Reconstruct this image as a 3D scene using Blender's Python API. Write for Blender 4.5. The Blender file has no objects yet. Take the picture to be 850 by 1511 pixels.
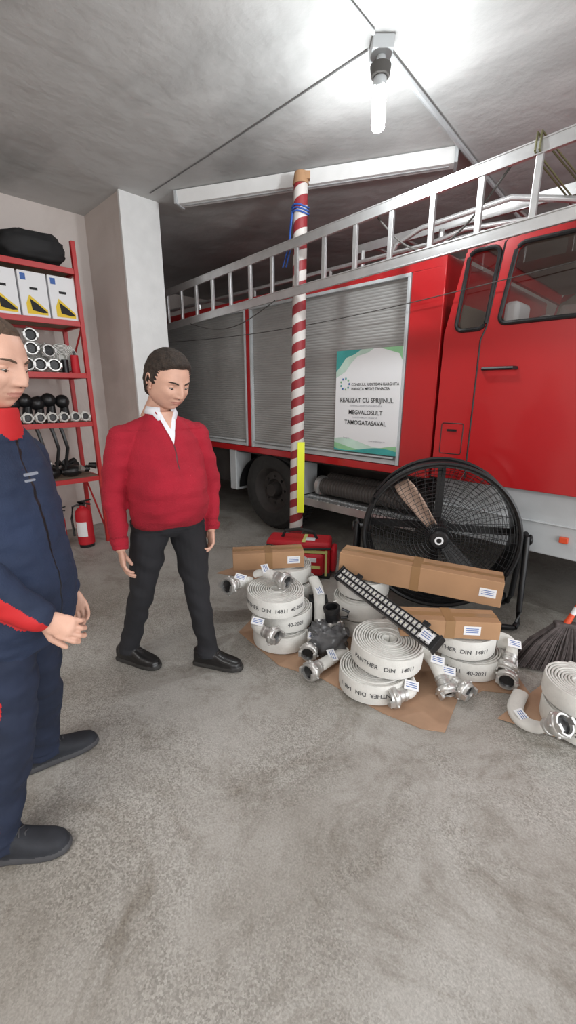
import bpy, bmesh, math, random
from mathutils import Vector, Matrix, Euler, Quaternion, noise
from mathutils.bvhtree import BVHTree
random.seed(7)
scene=bpy.context.scene
COL=scene.collection
R2=math.sqrt(.5)
def W(x,y,z=0): return Vector(((x+y)*R2,(y-x)*R2,z))
ROT=Euler((0,0,-math.pi/4))
# ---------------------------------------------------------------- materials
def mat(name,col,rough=.5,metal=0,var=0,scale=6,bump=0,bscale=60,emit=0,alpha=1,coat=0,detail=4):
    m=bpy.data.materials.new(name); m.use_nodes=True
    nt=m.node_tree; b=nt.nodes['Principled BSDF']
    c=(col[0],col[1],col[2],1)
    b.inputs['Base Color'].default_value=c
    b.inputs['Roughness'].default_value=rough
    b.inputs['Metallic'].default_value=metal
    if coat: b.inputs['Coat Weight'].default_value=coat; b.inputs['Coat Roughness'].default_value=.1
    if alpha<1: b.inputs['Alpha'].default_value=alpha
    if emit:
        b.inputs['Emission Color'].default_value=c; b.inputs['Emission Strength'].default_value=emit
    if var or bump:
        tc=nt.nodes.new('ShaderNodeTexCoord')
    if var:
        n=nt.nodes.new('ShaderNodeTexNoise'); n.inputs['Scale'].default_value=scale; n.inputs['Detail'].default_value=detail
        nt.links.new(tc.outputs['Object'],n.inputs['Vector'])
        r=nt.nodes.new('ShaderNodeValToRGB')
        r.color_ramp.elements[0].position=.3; r.color_ramp.elements[1].position=.7
        r.color_ramp.elements[0].color=tuple(max(0,x*(1-var)) for x in col)+(1,)
        r.color_ramp.elements[1].color=tuple(min(1,x*(1+var)) for x in col)+(1,)
        nt.links.new(n.outputs['Fac'],r.inputs['Fac']); nt.links.new(r.outputs['Color'],b.inputs['Base Color'])
    if bump:
        n2=nt.nodes.new('ShaderNodeTexNoise'); n2.inputs['Scale'].default_value=bscale; n2.inputs['Detail'].default_value=3
        nt.links.new(tc.outputs['Object'],n2.inputs['Vector'])
        bp=nt.nodes.new('ShaderNodeBump'); bp.inputs['Strength'].default_value=bump; bp.inputs['Distance'].default_value=.01
        nt.links.new(n2.outputs['Fac'],bp.inputs['Height']); nt.links.new(bp.outputs['Normal'],b.inputs['Normal'])
    return m
def floor_mat():
    m=bpy.data.materials.new('concrete_floor'); m.use_nodes=True; nt=m.node_tree; b=nt.nodes['Principled BSDF']
    N=nt.nodes.new; L=nt.links.new
    tc=N('ShaderNodeTexCoord')
    def nz(s,d,r=.6,dist=0):
        n=N('ShaderNodeTexNoise'); n.inputs['Scale'].default_value=s; n.inputs['Detail'].default_value=d; n.inputs['Roughness'].default_value=r; n.inputs['Distortion'].default_value=dist
        L(tc.outputs['Object'],n.inputs['Vector']); return n
    def ramp(a,b_,ca,cb):
        r=N('ShaderNodeValToRGB'); r.color_ramp.elements[0].position=a; r.color_ramp.elements[1].position=b_
        r.color_ramp.elements[0].color=ca+(1,); r.color_ramp.elements[1].color=cb+(1,); return r
    def mul(a,bb,f):
        mx=N('ShaderNodeMix'); mx.data_type='RGBA'; mx.blend_type='MULTIPLY'; mx.inputs[0].default_value=f
        L(a,mx.inputs[6]); L(bb,mx.inputs[7]); return mx.outputs[2]
    big=nz(1.0,7,.66,.6); r1=ramp(.38,.62,(.33,.308,.275),(.475,.46,.43)); L(big.outputs['Fac'],r1.inputs['Fac'])
    fine=nz(150,3,.7); r2=ramp(.36,.64,(.66,.65,.64),(1.12,1.12,1.12)); L(fine.outputs['Fac'],r2.inputs['Fac'])
    c=mul(r1.outputs['Color'],r2.outputs['Color'],.5)
    vo=N('ShaderNodeTexVoronoi'); vo.inputs['Scale'].default_value=190; L(tc.outputs['Object'],vo.inputs['Vector'])
    sp=N('ShaderNodeSeparateColor'); L(vo.outputs['Color'],sp.inputs[0])
    r4=ramp(.05,.95,(.56,.55,.53),(1.14,1.14,1.13)); L(sp.outputs[0],r4.inputs['Fac'])
    wn=nz(1.5,6,.65,.7); rw=ramp(.42,.60,(1,1,1),(.0,.0,.0)); L(wn.outputs['Fac'],rw.inputs['Fac'])
    mxa=N('ShaderNodeMix'); mxa.data_type='RGBA'; mxa.blend_type='MULTIPLY'
    ma=N('ShaderNodeMapRange'); ma.inputs[3].default_value=.18; ma.inputs[4].default_value=.9; L(rw.outputs['Color'],ma.inputs[0]); L(ma.outputs[0],mxa.inputs[0])
    L(c,mxa.inputs[6]); L(r4.outputs['Color'],mxa.inputs[7]); c=mxa.outputs[2]
    st=nz(1.9,9,.76,1.2); r3=ramp(.52,.70,(1,1,1),(.55,.51,.46)); L(st.outputs['Fac'],r3.inputs['Fac'])
    c=mul(c,r3.outputs['Color'],.85)
    sc=nz(6,7,.75,.5); r6=ramp(.55,.68,(1,1,1),(.72,.70,.67)); L(sc.outputs['Fac'],r6.inputs['Fac'])
    c=mul(c,r6.outputs['Color'],.7)
    L(c,b.inputs['Base Color'])
    b.inputs['Roughness'].default_value=.5
    bp=N('ShaderNodeBump'); bp.inputs['Strength'].default_value=.2; bp.inputs['Distance'].default_value=.003
    L(fine.outputs['Fac'],bp.inputs['Height']); L(bp.outputs['Normal'],b.inputs['Normal'])
    return m
def plaster(name,ca,cb,s=.8,p0=.32,p1=.6):
    m=bpy.data.materials.new(name); m.use_nodes=True; nt=m.node_tree; b=nt.nodes['Principled BSDF']
    N=nt.nodes.new; L=nt.links.new
    tc=N('ShaderNodeTexCoord'); mp=N('ShaderNodeMapping'); mp.inputs['Scale'].default_value=(.45,1,1)
    L(tc.outputs['Object'],mp.inputs['Vector'])
    n=N('ShaderNodeTexNoise'); n.inputs['Scale'].default_value=s; n.inputs['Detail'].default_value=6; n.inputs['Distortion'].default_value=.6
    L(mp.outputs[0],n.inputs['Vector'])
    r=N('ShaderNodeValToRGB'); r.color_ramp.elements[0].position=p0; r.color_ramp.elements[1].position=p1
    r.color_ramp.elements[0].color=ca+(1,); r.color_ramp.elements[1].color=cb+(1,)
    L(n.outputs['Fac'],r.inputs['Fac']); L(r.outputs['Color'],b.inputs['Base Color'])
    n2=N('ShaderNodeTexNoise'); n2.inputs['Scale'].default_value=3.5; n2.inputs['Detail'].default_value=8
    L(tc.outputs['Object'],n2.inputs['Vector'])
    bp=N('ShaderNodeBump'); bp.inputs['Strength'].default_value=.5; bp.inputs['Distance'].default_value=.04
    L(n2.outputs['Fac'],bp.inputs['Height']); L(bp.outputs['Normal'],b.inputs['Normal'])
    b.inputs['Roughness'].default_value=.8
    return m
def stripe_mat():
    m=bpy.data.materials.new('striped_paint'); m.use_nodes=True; nt=m.node_tree; b=nt.nodes['Principled BSDF']
    N=nt.nodes.new; L=nt.links.new
    tc=N('ShaderNodeTexCoord'); sp=N('ShaderNodeSeparateXYZ'); L(tc.outputs['Object'],sp.inputs[0])
    def M(op,a,b_=None):
        n=N('ShaderNodeMath'); n.operation=op
        for i,x in enumerate((a,b_)):
            if x is None: continue
            if isinstance(x,(int,float)): n.inputs[i].default_value=x
            else: L(x,n.inputs[i])
        return n.outputs[0]
    ang=M('ARCTAN2',sp.outputs['Y'],sp.outputs['X'])
    a=M('DIVIDE',ang,2*math.pi); z=M('DIVIDE',sp.outputs['Z'],.15)
    f=M('FRACT',M('ADD',M('SUBTRACT',z,a),20.0)); g=M('GREATER_THAN',f,.5)
    mx=N('ShaderNodeMix'); mx.data_type='RGBA'; L(g,mx.inputs[0])
    mx.inputs[6].default_value=(.62,.58,.55,1); mx.inputs[7].default_value=(.27,.022,.028,1)
    L(mx.outputs[2],b.inputs['Base Color']); b.inputs['Roughness'].default_value=.55
    return m
def glass_mat():
    m=bpy.data.materials.new('window_glass'); m.use_nodes=True; nt=m.node_tree
    nt.nodes.clear(); N=nt.nodes.new; L=nt.links.new
    o=N('ShaderNodeOutputMaterial'); t=N('ShaderNodeBsdfTransparent'); t.inputs[0].default_value=(.78,.78,.77,1)
    g=N('ShaderNodeBsdfGlossy'); g.inputs['Roughness'].default_value=.03; g.inputs[0].default_value=(.9,.9,.9,1)
    mx=N('ShaderNodeMixShader'); mx.inputs[0].default_value=.13; L(t.outputs[0],mx.inputs[1]); L(g.outputs[0],mx.inputs[2]); L(mx.outputs[0],o.inputs[0])
    return m
M_floor=floor_mat()
M_ceil=plaster('ceiling_plaster',(.31,.31,.305),(.56,.56,.55),.75,.33,.53)
M_pink=plaster('wall_plaster',(.58,.51,.47),(.70,.63,.59),1.2)
M_white=mat('white_paint',(.80,.80,.79),.6,var=.05,bump=.1)
M_red=mat('truck_red_paint',(.46,.012,.015),.30,coat=.5,var=.05,scale=1.5)
M_dred=mat('dark_red_paint',(.30,.012,.012),.4)
M_shred=mat('shelf_red_paint',(.48,.02,.02),.4)
M_alu=mat('aluminium',(.62,.62,.62),.38,.85,var=.08,scale=12)
M_aludoor=mat('roller_slats',(.36,.355,.345),.5,.15,var=.05,scale=3)
M_coup=mat('cast_aluminium',(.60,.59,.57),.42,.8,var=.12,scale=40)
M_black=mat('black_plastic',(.012,.012,.013),.35)
M_blackm=mat('black_matte',(.02,.02,.021),.8)
M_rub=mat('rubber',(.022,.021,.020),.75,var=.3,scale=20)
M_dark=mat('chassis_dark',(.035,.03,.028),.7,var=.3)
M_panel=mat('light_grey_paint',(.50,.52,.53),.4,var=.06)
M_glass=glass_mat()
M_card=mat('cardboard',(.41,.235,.125),.8,var=.10,scale=5)
M_card2=mat('cardboard_floor',(.40,.25,.16),.85,var=.18,scale=6)
M_tape=mat('packing_tape',(.33,.19,.09),.3)
M_hose=mat('white_hose_canvas',(.74,.73,.69),.75,var=.07,scale=14,bump=.3,bscale=250)
M_ink=mat('black_ink',(.02,.02,.02),.7)
M_hink=mat('hose_print_ink',(.07,.07,.075),.8)
M_paper=mat('paper',(.82,.82,.83),.7)
M_blue=mat('blue_ink',(.05,.13,.40),.6)
M_yel=mat('yellow_reflective_glow',(.75,.80,.03),.4,emit=.15)  # slight emission puts a glow into the reflective yellow
M_beige=mat('blade_metal',(.66,.47,.37),.5,.05)
M_stripe=stripe_mat()
M_grn=mat('green_print',(.28,.55,.30),.6,var=.3,scale=3); M_teal=mat('teal_print',(.06,.38,.36),.6,var=.35,scale=3); M_lg=mat('light_print',(.55,.72,.62),.6,var=.2,scale=4)
M_orange=mat('orange_plastic',(.75,.09,.03),.4)
M_skin=mat('skin',(.62,.36,.265),.5,var=.09,scale=22,bump=.12,bscale=300)
M_lips=mat('lips',(.50,.23,.18),.5)
M_hair=mat('hair_brown',(.030,.020,.014),.8,var=.5,scale=60,bump=.8,bscale=120)
M_hair2=mat('hair_short_brown',(.075,.045,.028),.8,var=.4,scale=60,bump=.6,bscale=140)
M_eye=mat('eye_white',(.60,.57,.54),.3); M_iris=mat('iris',(.03,.02,.015),.2)
M_sweat=mat('red_knit',(.36,.008,.024),.9,var=.12,scale=9,bump=.45,bscale=220)
M_sweat2=mat('red_knit_rib',(.30,.007,.020),.9,bump=.6,bscale=160)
M_zip=mat('zip_dark',(.10,.01,.015),.5)
M_shirt=mat('white_shirt',(.75,.76,.80),.8)
M_trous=mat('black_trousers',(.013,.013,.016),.85,var=.3,scale=6)
M_shoe=mat('black_leather',(.012,.011,.011),.32)
M_sole=mat('sole',(.03,.028,.026),.7)
M_snk=mat('sneaker_fabric',(.018,.020,.026),.75,var=.2,scale=20)
M_snks=mat('sneaker_sole',(.06,.06,.065),.7)
M_navy=mat('navy_cloth',(.013,.024,.058),.8,var=.25,scale=5,bump=.2,bscale=200)
M_navy2=mat('navy_trousers',(.011,.018,.042),.85,var=.25,scale=5)
M_uniRed=mat('uniform_red',(.50,.012,.015),.7)
M_greytxt=mat('grey_print',(.45,.45,.48),.6)
M_plastic=mat('clear_grey_plastic',(.13,.13,.135),.12,alpha=.8)
M_rope=mat('blue_rope',(.03,.10,.40),.7)
M_bagred=mat('bag_red',(.50,.01,.02),.6,var=.1)
M_cable=mat('dark_cable',(.06,.055,.05),.7)
M_led=mat('led_reflector',(.80,.80,.80),.15,.6)
M_fiber=mat('broom_fibre',(.085,.07,.068),.9,var=.4,scale=30)
M_seat=mat('seat_fabric',(.30,.22,.15),.9,var=.2)
M_dkint=mat('cab_interior',(.22,.18,.14),.9)
M_yprint=mat('yellow_print',(.80,.55,.03),.6)
# ---------------------------------------------------------------- mesh builder
class MB:
    def __init__(s): s.v=[]; s.f=[]; s.m=[]
    def add(s,vs,fs,mi=0,M=None):
        o=len(s.v)
        for v in vs: s.v.append(M@Vector(v) if M else Vector(v))
        for f in fs: s.f.append(tuple(i+o for i in f)); s.m.append(mi)
    def box(s,c,d,mi=0,rot=None):
        x,y,z=[k/2 for k in d]
        vs=[(-x,-y,-z),(x,-y,-z),(x,y,-z),(-x,y,-z),(-x,-y,z),(x,-y,z),(x,y,z),(-x,y,z)]
        fs=[(0,3,2,1),(4,5,6,7),(0,1,5,4),(1,2,6,5),(2,3,7,6),(3,0,4,7)]
        M=Matrix.Translation(Vector(c))
        if rot is not None: M=M@(rot if isinstance(rot,Matrix) else Euler(rot).to_matrix().to_4x4())
        s.add(vs,fs,mi,M)
    def bx(s,x0,x1,y0,y1,z0,z1,mi=0): s.box(((x0+x1)/2,(y0+y1)/2,(z0+z1)/2),(abs(x1-x0),abs(y1-y0),abs(z1-z0)),mi)
    def loft(s,rings,mi=0,caps=True):
        n=len(rings[0]); vs=[]; fs=[]
        for r in rings: vs+=list(r)
        for i in range(len(rings)-1):
            for j in range(n):
                k=(j+1)%n; fs.append((i*n+j,i*n+k,(i+1)*n+k,(i+1)*n+j))
        if caps:
            fs.append(tuple(range(n-1,-1,-1))); b=(len(rings)-1)*n; fs.append(tuple(b+j for j in range(n)))
        s.add(vs,fs,mi)
    def ering(s,c,ax,ay,seg=24,p=1.0):
        c=Vector(c); out=[]
        for j in range(seg):
            a=2*math.pi*j/seg; ca,sa=math.cos(a),math.sin(a)
            ca=math.copysign(abs(ca)**p,ca); sa=math.copysign(abs(sa)**p,sa)
            out.append(c+Vector(ax)*ca+Vector(ay)*sa)
        return out
    def frame(s,d):
        d=Vector(d).normalized(); u=Vector((0,0,1)) if abs(d.z)<.9 else Vector((1,0,0))
        a=d.cross(u).normalized(); b=a.cross(d).normalized(); return d,a,b
    def cyl(s,p1,p2,r1,r2=None,mi=0,seg=16,caps=True):
        if r2 is None: r2=r1
        p1=Vector(p1);p2=Vector(p2); d,a,b=s.frame(p2-p1)
        s.loft([s.ering(p1,a*r1,b*r1,seg),s.ering(p2,a*r2,b*r2,seg)],mi,caps)
    def ball(s,c,r,mi=0,rot=None,seg=18,rn=12):
        if isinstance(r,(int,float)): r=(r,r,r)
        R=rot if rot is not None else Matrix.Identity(3)
        c=Vector(c); vs=[c+R@Vector((0,0,-r[2]))]; fs=[]
        for i in range(1,rn):
            t=-math.pi/2+math.pi*i/rn
            for j in range(seg):
                a=2*math.pi*j/seg
                vs.append(c+R@Vector((r[0]*math.cos(t)*math.cos(a),r[1]*math.cos(t)*math.sin(a),r[2]*math.sin(t))))
        vs.append(c+R@Vector((0,0,r[2]))); L=len(vs)-1
        for j in range(seg):
            k=(j+1)%seg
            fs.append((0,1+k,1+j)); fs.append((L,L-seg+j,L-seg+k))
            for i in range(rn-2): a=1+i*seg; fs.append((a+j,a+k,a+seg+k,a+seg+j))
        s.add(vs,fs,mi)
    def limb(s,pts,rs,mi=0,seg=20):
        for i,p in enumerate(pts): s.ball(p,rs[i],mi,seg=seg)
        for i in range(len(pts)-1): s.cyl(pts[i],pts[i+1],rs[i],rs[i+1],mi,seg)
    def tube(s,pts,r,mi=0,seg=8,closed=False,flat=1.0):
        pts=[Vector(p) for p in pts]; n=len(pts); rings=[]
        for i,p in enumerate(pts):
            if closed: d=pts[(i+1)%n]-pts[i-1]
            else: d=pts[min(i+1,n-1)]-pts[max(i-1,0)]
            d,a,b=s.frame(d); rr=r[i] if isinstance(r,list) else r
            rings.append(s.ering(p,a*rr*flat,b*rr,seg))
        if closed: rings.append(rings[0])
        s.loft(rings,mi,not closed)
    def lathe(s,prof,o,d,mis,seg=32):
        d,a,b=s.frame(d); o=Vector(o)
        for i in range(len(prof)-1):
            (r1,z1),(r2,z2)=prof[i],prof[i+1]
            mi=mis[i] if isinstance(mis,(list,tuple)) else mis
            s.loft([s.ering(o+d*z1,a*max(r1,1e-4),b*max(r1,1e-4),seg),s.ering(o+d*z2,a*max(r2,1e-4),b*max(r2,1e-4),seg)],mi,False)
    def mesh(s,name):
        me=bpy.data.meshes.new(name); me.from_pydata([tuple(v) for v in s.v],[],s.f)
        me.polygons.foreach_set('material_index',s.m); me.update(); return me
    def build(s,name,mats,parent=None,smooth=True,bevel=0,loc=None,rot=None,ang=35,merge=True):
        me=s.mesh(name)
        if merge:
            bm=bmesh.new(); bm.from_mesh(me); bmesh.ops.remove_doubles(bm,verts=bm.verts,dist=1e-5)
            bmesh.ops.recalc_face_normals(bm,faces=bm.faces); bm.to_mesh(me); bm.free()
        for m in mats: me.materials.append(m)
        if smooth:
            me.polygons.foreach_set('use_smooth',[True]*len(me.polygons)); me.set_sharp_from_angle(angle=math.radians(ang))
        ob=bpy.data.objects.new(name,me); COL.objects.link(ob)
        if parent: ob.parent=parent
        if loc is not None: ob.location=loc
        if rot is not None: ob.rotation_euler=rot
        if bevel:
            b=ob.modifiers.new('bevel','BEVEL'); b.width=bevel; b.segments=2; b.limit_method='ANGLE'; b.angle_limit=math.radians(40)
        return ob
def empty(name,loc=(0,0,0),rot=(0,0,0)):
    e=bpy.data.objects.new(name,None); COL.objects.link(e); e.location=loc; e.rotation_euler=rot; e.empty_display_size=.1; return e
def text_mesh(s,size,align='CENTER'):
    cu=bpy.data.curves.new('t','FONT'); cu.body=s; cu.size=size; cu.align_x=align; cu.resolution_u=3; cu.offset=size*.012
    ob=bpy.data.objects.new('t',cu); COL.objects.link(ob); bpy.context.view_layer.update()
    dg=bpy.context.evaluated_depsgraph_get(); me=bpy.data.meshes.new_from_object(ob.evaluated_get(dg))
    vs=[v.co.copy() for v in me.vertices]; fs=[tuple(p.vertices) for p in me.polygons]
    bpy.data.objects.remove(ob); return vs,fs
# ---------------------------------------------------------------- room
def rbox(name,x0,x1,y0,y1,z0,z1,m,bevel=0):
    mb=MB(); mb.bx(-(x1-x0)/2,(x1-x0)/2,-(y1-y0)/2,(y1-y0)/2,-(z1-z0)/2,(z1-z0)/2)
    return mb.build(name,[m],smooth=False,bevel=bevel,loc=W((x0+x1)/2,(y0+y1)/2,(z0+z1)/2),rot=ROT)
CZ=3.25
rbox('floor',-7.6,4,-3.2,6.4,-.2,0,M_floor)
rbox('ceiling',-7.6,4,-3.2,6.4,CZ,CZ+.2,M_ceil)
rbox('wall_left',-5.2,-5.0,-3.0,2.04,0,CZ,M_pink)
rbox('wall_partition',-7.5,-4.2,2.04,2.42,0,CZ,M_pink)
rbox('trim_pillar',-4.2,-4.17,2.03,2.42,0,CZ,M_white)
rbox('wall_rear',-7.6,-7.5,2.42,6.2,0,CZ,M_pink)
rbox('wall_back',-7.6,4,6.2,6.4,0,CZ,M_pink)
rbox('wall_front',-5.2,4,-3.2,-3.0,0,CZ,M_pink)
w=rbox('wall_right',3.8,4.0,5.4,6.2,0,CZ,M_pink)
rbox('wall_right_lintel',3.8,4.0,-3.0,5.4,2.95,CZ,M_pink)
# ---------------------------------------------------------------- ceiling lamp
lamp=empty('ceiling_lamp',(.485,2.75,CZ-.002))
mb=MB()
mb.box((0,0,-.03),(.11,.11,.06),0); mb.cyl((0,0,-.06),(0,0,-.10),.024,.024,0)
mb.cyl((0,0,-.10),(0,0,-.15),.056,.048,1,20); mb.cyl((0,0,-.15),(0,0,-.20),.034,.036,0)
mb.build('socket',[M_panel,M_cable],lamp,bevel=.004)
mb=MB()
for k in range(4):
    a=k*math.pi/2+.4; x,y=.024*math.cos(a),.024*math.sin(a)
    mb.limb([(x,y,-.20),(x,y,-.36)],[.0155,.0155],0,12)
mb.ball((0,0,-.365),(.034,.034,.022),0)
M_bulb=mat('lit_bulb',(1,1,1),.5,emit=30)
mb.build('energy_saving_bulb',[M_bulb],lamp)
ld=bpy.data.lights.new('bulb_light','POINT'); ld.energy=36; ld.color=(.93,.98,1); ld.shadow_soft_size=.05
lo=bpy.data.objects.new('bulb_light',ld); COL.objects.link(lo); lo.parent=lamp; lo.location=(0,0,-.45)
# conduit and wires on ceiling
mb=MB(); mb.tube([(.12,2.32,CZ-.014),(.43,2.68,CZ-.014)],.010,0)
mb.tube([(.53,2.80,CZ-.022),(1.5,3.95,CZ-.022),(2.4,5.0,CZ-.022)],.018,0)
mb.build('cable_conduit',[M_panel])
mb=MB(); mb.tube([(.42,2.80,CZ-.008),(-.4,3.62,CZ-.008),(-1.25,4.45,CZ-.008)],.004,0); mb.build('ceiling_wire',[mat('grey_wire',(.16,.16,.16),.7)])
# fluorescent fixture
p1=Vector((-.98,4.46,CZ-.056)); p2=Vector((1.25,3.76,CZ-.056)); d=(p2-p1); Lf=d.length
fx=empty('fluorescent_fixture',(p1+p2)/2,(0,0,math.atan2(d.y,d.x)))
mb=MB(); prof=[(-.07,.05),(-.045,-.045),(.045,-.045),(.07,.05)]
mb.loft([[Vector((x,a,b)) for a,b in prof] for x in (-Lf/2,Lf/2)],0)
mb.build('housing',[M_white],fx,smooth=False)
mb=MB(); mb.box((-Lf/2-.012,0,0),(.025,.15,.105),0); mb.box((Lf/2+.012,0,0),(.025,.15,.105),0); mb.box((0,-.0,-.0475),(Lf*.97,.02,.006),0); mb.build('end_caps',[M_panel],fx,bevel=.004)
# ---------------------------------------------------------------- fire truck (room frame)
T=empty('fire_truck',(0,0,0),ROT)
Y0=3.07
mb=MB(); mb.bx(-5.75,-1.51,Y0,5.4,.9,2.42,0); mb.build('body_box',[M_red],T,bevel=.015,smooth=False)
mb=MB()
mb.bx(-5.76,-1.505,Y0-.035,Y0+.01,2.34,2.43,0); mb.bx(-5.76,-1.505,Y0-.035,Y0+.01,.86,.925,0)
for a,b in((-1.765,-1.505),(-3.665,-3.605),(-5.76,-5.47)): mb.bx(a,b,Y0-.035,Y0+.01,.925,2.34,0)
mb.build('body_frame',[M_red],T,bevel=.008,smooth=False)
for (a,b) in((-3.60,-1.77),(-5.465,-3.67)):
    mb=MB(); z=.93; pts=[]
    while z<2.335:
        pts+= [(0,z),(-.0035,z+.004),(-.005,z+.011),(-.0035,z+.018),(0,z+.022)]; z+=.0228
    vs=[];fs=[]
    for (y,z) in pts: vs+=[(a,Y0-.006+y,z),(b,Y0-.006+y,z)]
    for i in range(len(pts)-1): fs.append((2*i,2*i+1,2*i+3,2*i+2))
    mb.add(vs,fs,0); mb.build('roller_shutter',[M_aludoor],T,ang=60)
    mb=MB(); mb.bx(a,a+.025,Y0-.04,Y0,.93,2.34,0); mb.bx(b-.025,b,Y0-.04,Y0,.93,2.34,0); mb.bx(a,b,Y0-.042,Y0,2.315,2.34,0); mb.bx(a+.02,b-.02,Y0-.03,Y0,.93,.965,0)
    mb.tube([(a+.05,Y0-.035,.985),(b-.05,Y0-.035,.985)],.010,0); mb.build('shutter_track',[M_panel],T,bevel=.003)
# roof rail and roof gear
mb=MB()
for y in (3.12,5.3): mb.tube([(-5.6,y,2.42),(-5.6,y,2.52),(-1.7,y,2.52),(-1.6,y,2.42)],.018,0)
for x in (-4.6,-3.6,-2.6): mb.tube([(x,3.12,2.42),(x,3.12,2.52)],.014,0)
mb.build('roof_rail',[M_alu],T)
mb=MB()
for y in(3.35,3.75):
    mb.bx(-2.5,.4,y-.012,y+.012,2.66,2.73,0)
for k in range(10): mb.tube([(-2.35+k*.28,3.35,2.695),(-2.35+k*.28,3.75,2.695)],.014,0)
for x in(-2.4,-1.7): mb.tube([(x,3.3,2.42),(x,3.3,2.66)],.02,0); mb.tube([(x,3.8,2.42),(x,3.8,2.66)],.02,0)
mb.tube([(-2.1,3.2,2.44),(-2.0,3.18,2.60),(-1.8,3.18,2.66),(-1.2,3.22,2.70),(-.9,3.25,2.62),(-.6,3.25,2.52)],.02,0)
mb.tube([(-1.9,3.28,2.44),(-1.8,3.25,2.56),(-1.5,3.25,2.60),(-1.0,3.28,2.56)],.018,0)
mb.tube([(-.2,3.35,2.66),(-.2,3.35,2.47)],.02,0); mb.tube([(-.2,3.75,2.66),(-.2,3.75,2.47)],.02,0)
mb.build('roof_ladder',[M_alu],T,bevel=.002)
def spl(cu,pts):
    s=cu.splines.new('POLY'); s.points.add(len(pts)-1)
    for i,p in enumerate(pts): s.points[i].co=(p[0],p[1],0,1)
    s.use_cyclic_u=True
def rr(x0,x1,z0,z1,r,sl=0,sr=0):
    out=[]
    for cx,cz,a0 in((x1-r,z1-r,0),(x0+r,z1-r,90),(x0+r,z0+r,180),(x1-r,z0+r,270)):
        for k in range(6):
            a=math.radians(a0+k*18); x=cx+r*math.cos(a); z=cz+r*math.sin(a)
            t=(z-z0)/(z1-z0); x+= (sl*t if cx<(x0+x1)/2 else sr*t); out.append((x,z))
    return out
outline=[(-1.475,.885),(.75,.885),(.78,1.6),(.72,1.8),(.55,2.36),(.48,2.43),(.4,2.47),(-1.24,2.47),(-1.33,2.45),(-1.375,2.38),(-1.475,1.9)]
win1=rr(-1.40,-1.20,1.91,2.385,.05,.05,.045); win2=rr(-1.12,-.22,1.93,2.375,.05,.06,0); win3=rr(-.10,.60,1.93,2.35,.05,0,-.12)
inner=[(-1.43,.95),(.70,.95),(.72,1.6),(.66,1.8),(.50,2.34),(.43,2.43),(-1.22,2.44),(-1.33,2.36),(-1.42,1.9)]
CY=3.04
for yy,nm,mm,oo in((CY,'cab_side',M_red,outline),(5.28,'cab_side_far',M_red,outline),(5.235,'cab_lining',M_dkint,inner)):
    cu=bpy.data.curves.new(nm,'CURVE'); cu.dimensions='2D'; cu.fill_mode='BOTH'; cu.extrude=.015; cu.bevel_depth=.004
    for p in(oo,win1,win2,win3): spl(cu,p)
    cu.materials.append(mm); ob=bpy.data.objects.new(nm,cu); COL.objects.link(ob); ob.parent=T; ob.rotation_euler=(math.pi/2,0,0); ob.location=(0,yy+.015,0)
mb=MB()
for p in(win1,win2,win3): mb.tube([(x,CY-.006,z) for x,z in p],.014,0,8,True)
sm=[(-1.22,.90),(-1.22,1.84),(-1.19,1.92),(-1.135,2.40),(-1.10,2.43),(-.20,2.43),(-.16,2.38),(-.16,.90)]
mb.tube([(x,CY-.003,z) for x,z in sm],.006,0,6)
mb.tube([(x,CY-.003,z) for x,z in rr(-1.43,-1.27,1.07,1.29,.015)],.004,0,6,True)
mb.build('window_seals',[M_black],T)
mb=MB()
for p in(win1,win2,win3):
    for y in(CY+.012,5.30): mb.add([(x,y,z) for x,z in p],[tuple(range(len(p)))],0)
mb.build('cab_glass',[M_glass],T,smooth=False,merge=False)
mb=MB(); mb.tube([(-1.18,CY-.01,1.655),(-1.17,CY-.045,1.655),(-.98,CY-.045,1.655),(-.97,CY-.01,1.655)],.012,0)
mb.box((-1.35,CY-.01,1.24),(.07,.012,.015),0); mb.build('door_handle',[M_black],T)
mb=MB(); mb.bx(-1.36,.45,CY+.02,5.27,2.455,2.48,0); mb.bx(-1.46,-1.44,CY+.02,5.27,.89,1.9,0); mb.bx(-1.46,-1.44,CY+.02,5.27,1.9,2.0,0); mb.bx(.73,.76,CY+.02,5.27,.89,1.75,0)
mb.bx(-1.38,-1.35,CY+.02,5.27,2.36,2.46,0); mb.build('cab_shell',[M_red],T,smooth=False)
mb=MB(); mb.bx(-1.44,.72,CY+.03,5.22,.9,.96,0); mb.bx(-1.435,-1.42,CY+.03,5.22,.96,2.1,0); mb.bx(-1.33,.40,CY+.03,5.22,2.44,2.452,0)
mb.bx(-1.3,.3,CY+.1,5.2,.96,1.25,0); mb.build('cab_floor',[M_dkint],T,smooth=False)
mb=MB()
for (x,y) in((-.95,3.45),(-.95,4.2),(-.95,4.85),(-.15,3.5),(-.15,4.8)):
    mb.box((x,y,1.35),(.45,.5,.18),0); mb.box((x-.2,y,1.68),(.12,.48,.55),0); mb.box((x-.2,y,2.03),(.10,.26,.16),1)
mb.build('cab_seats',[M_seat,M_paper],T,bevel=.03)
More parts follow.
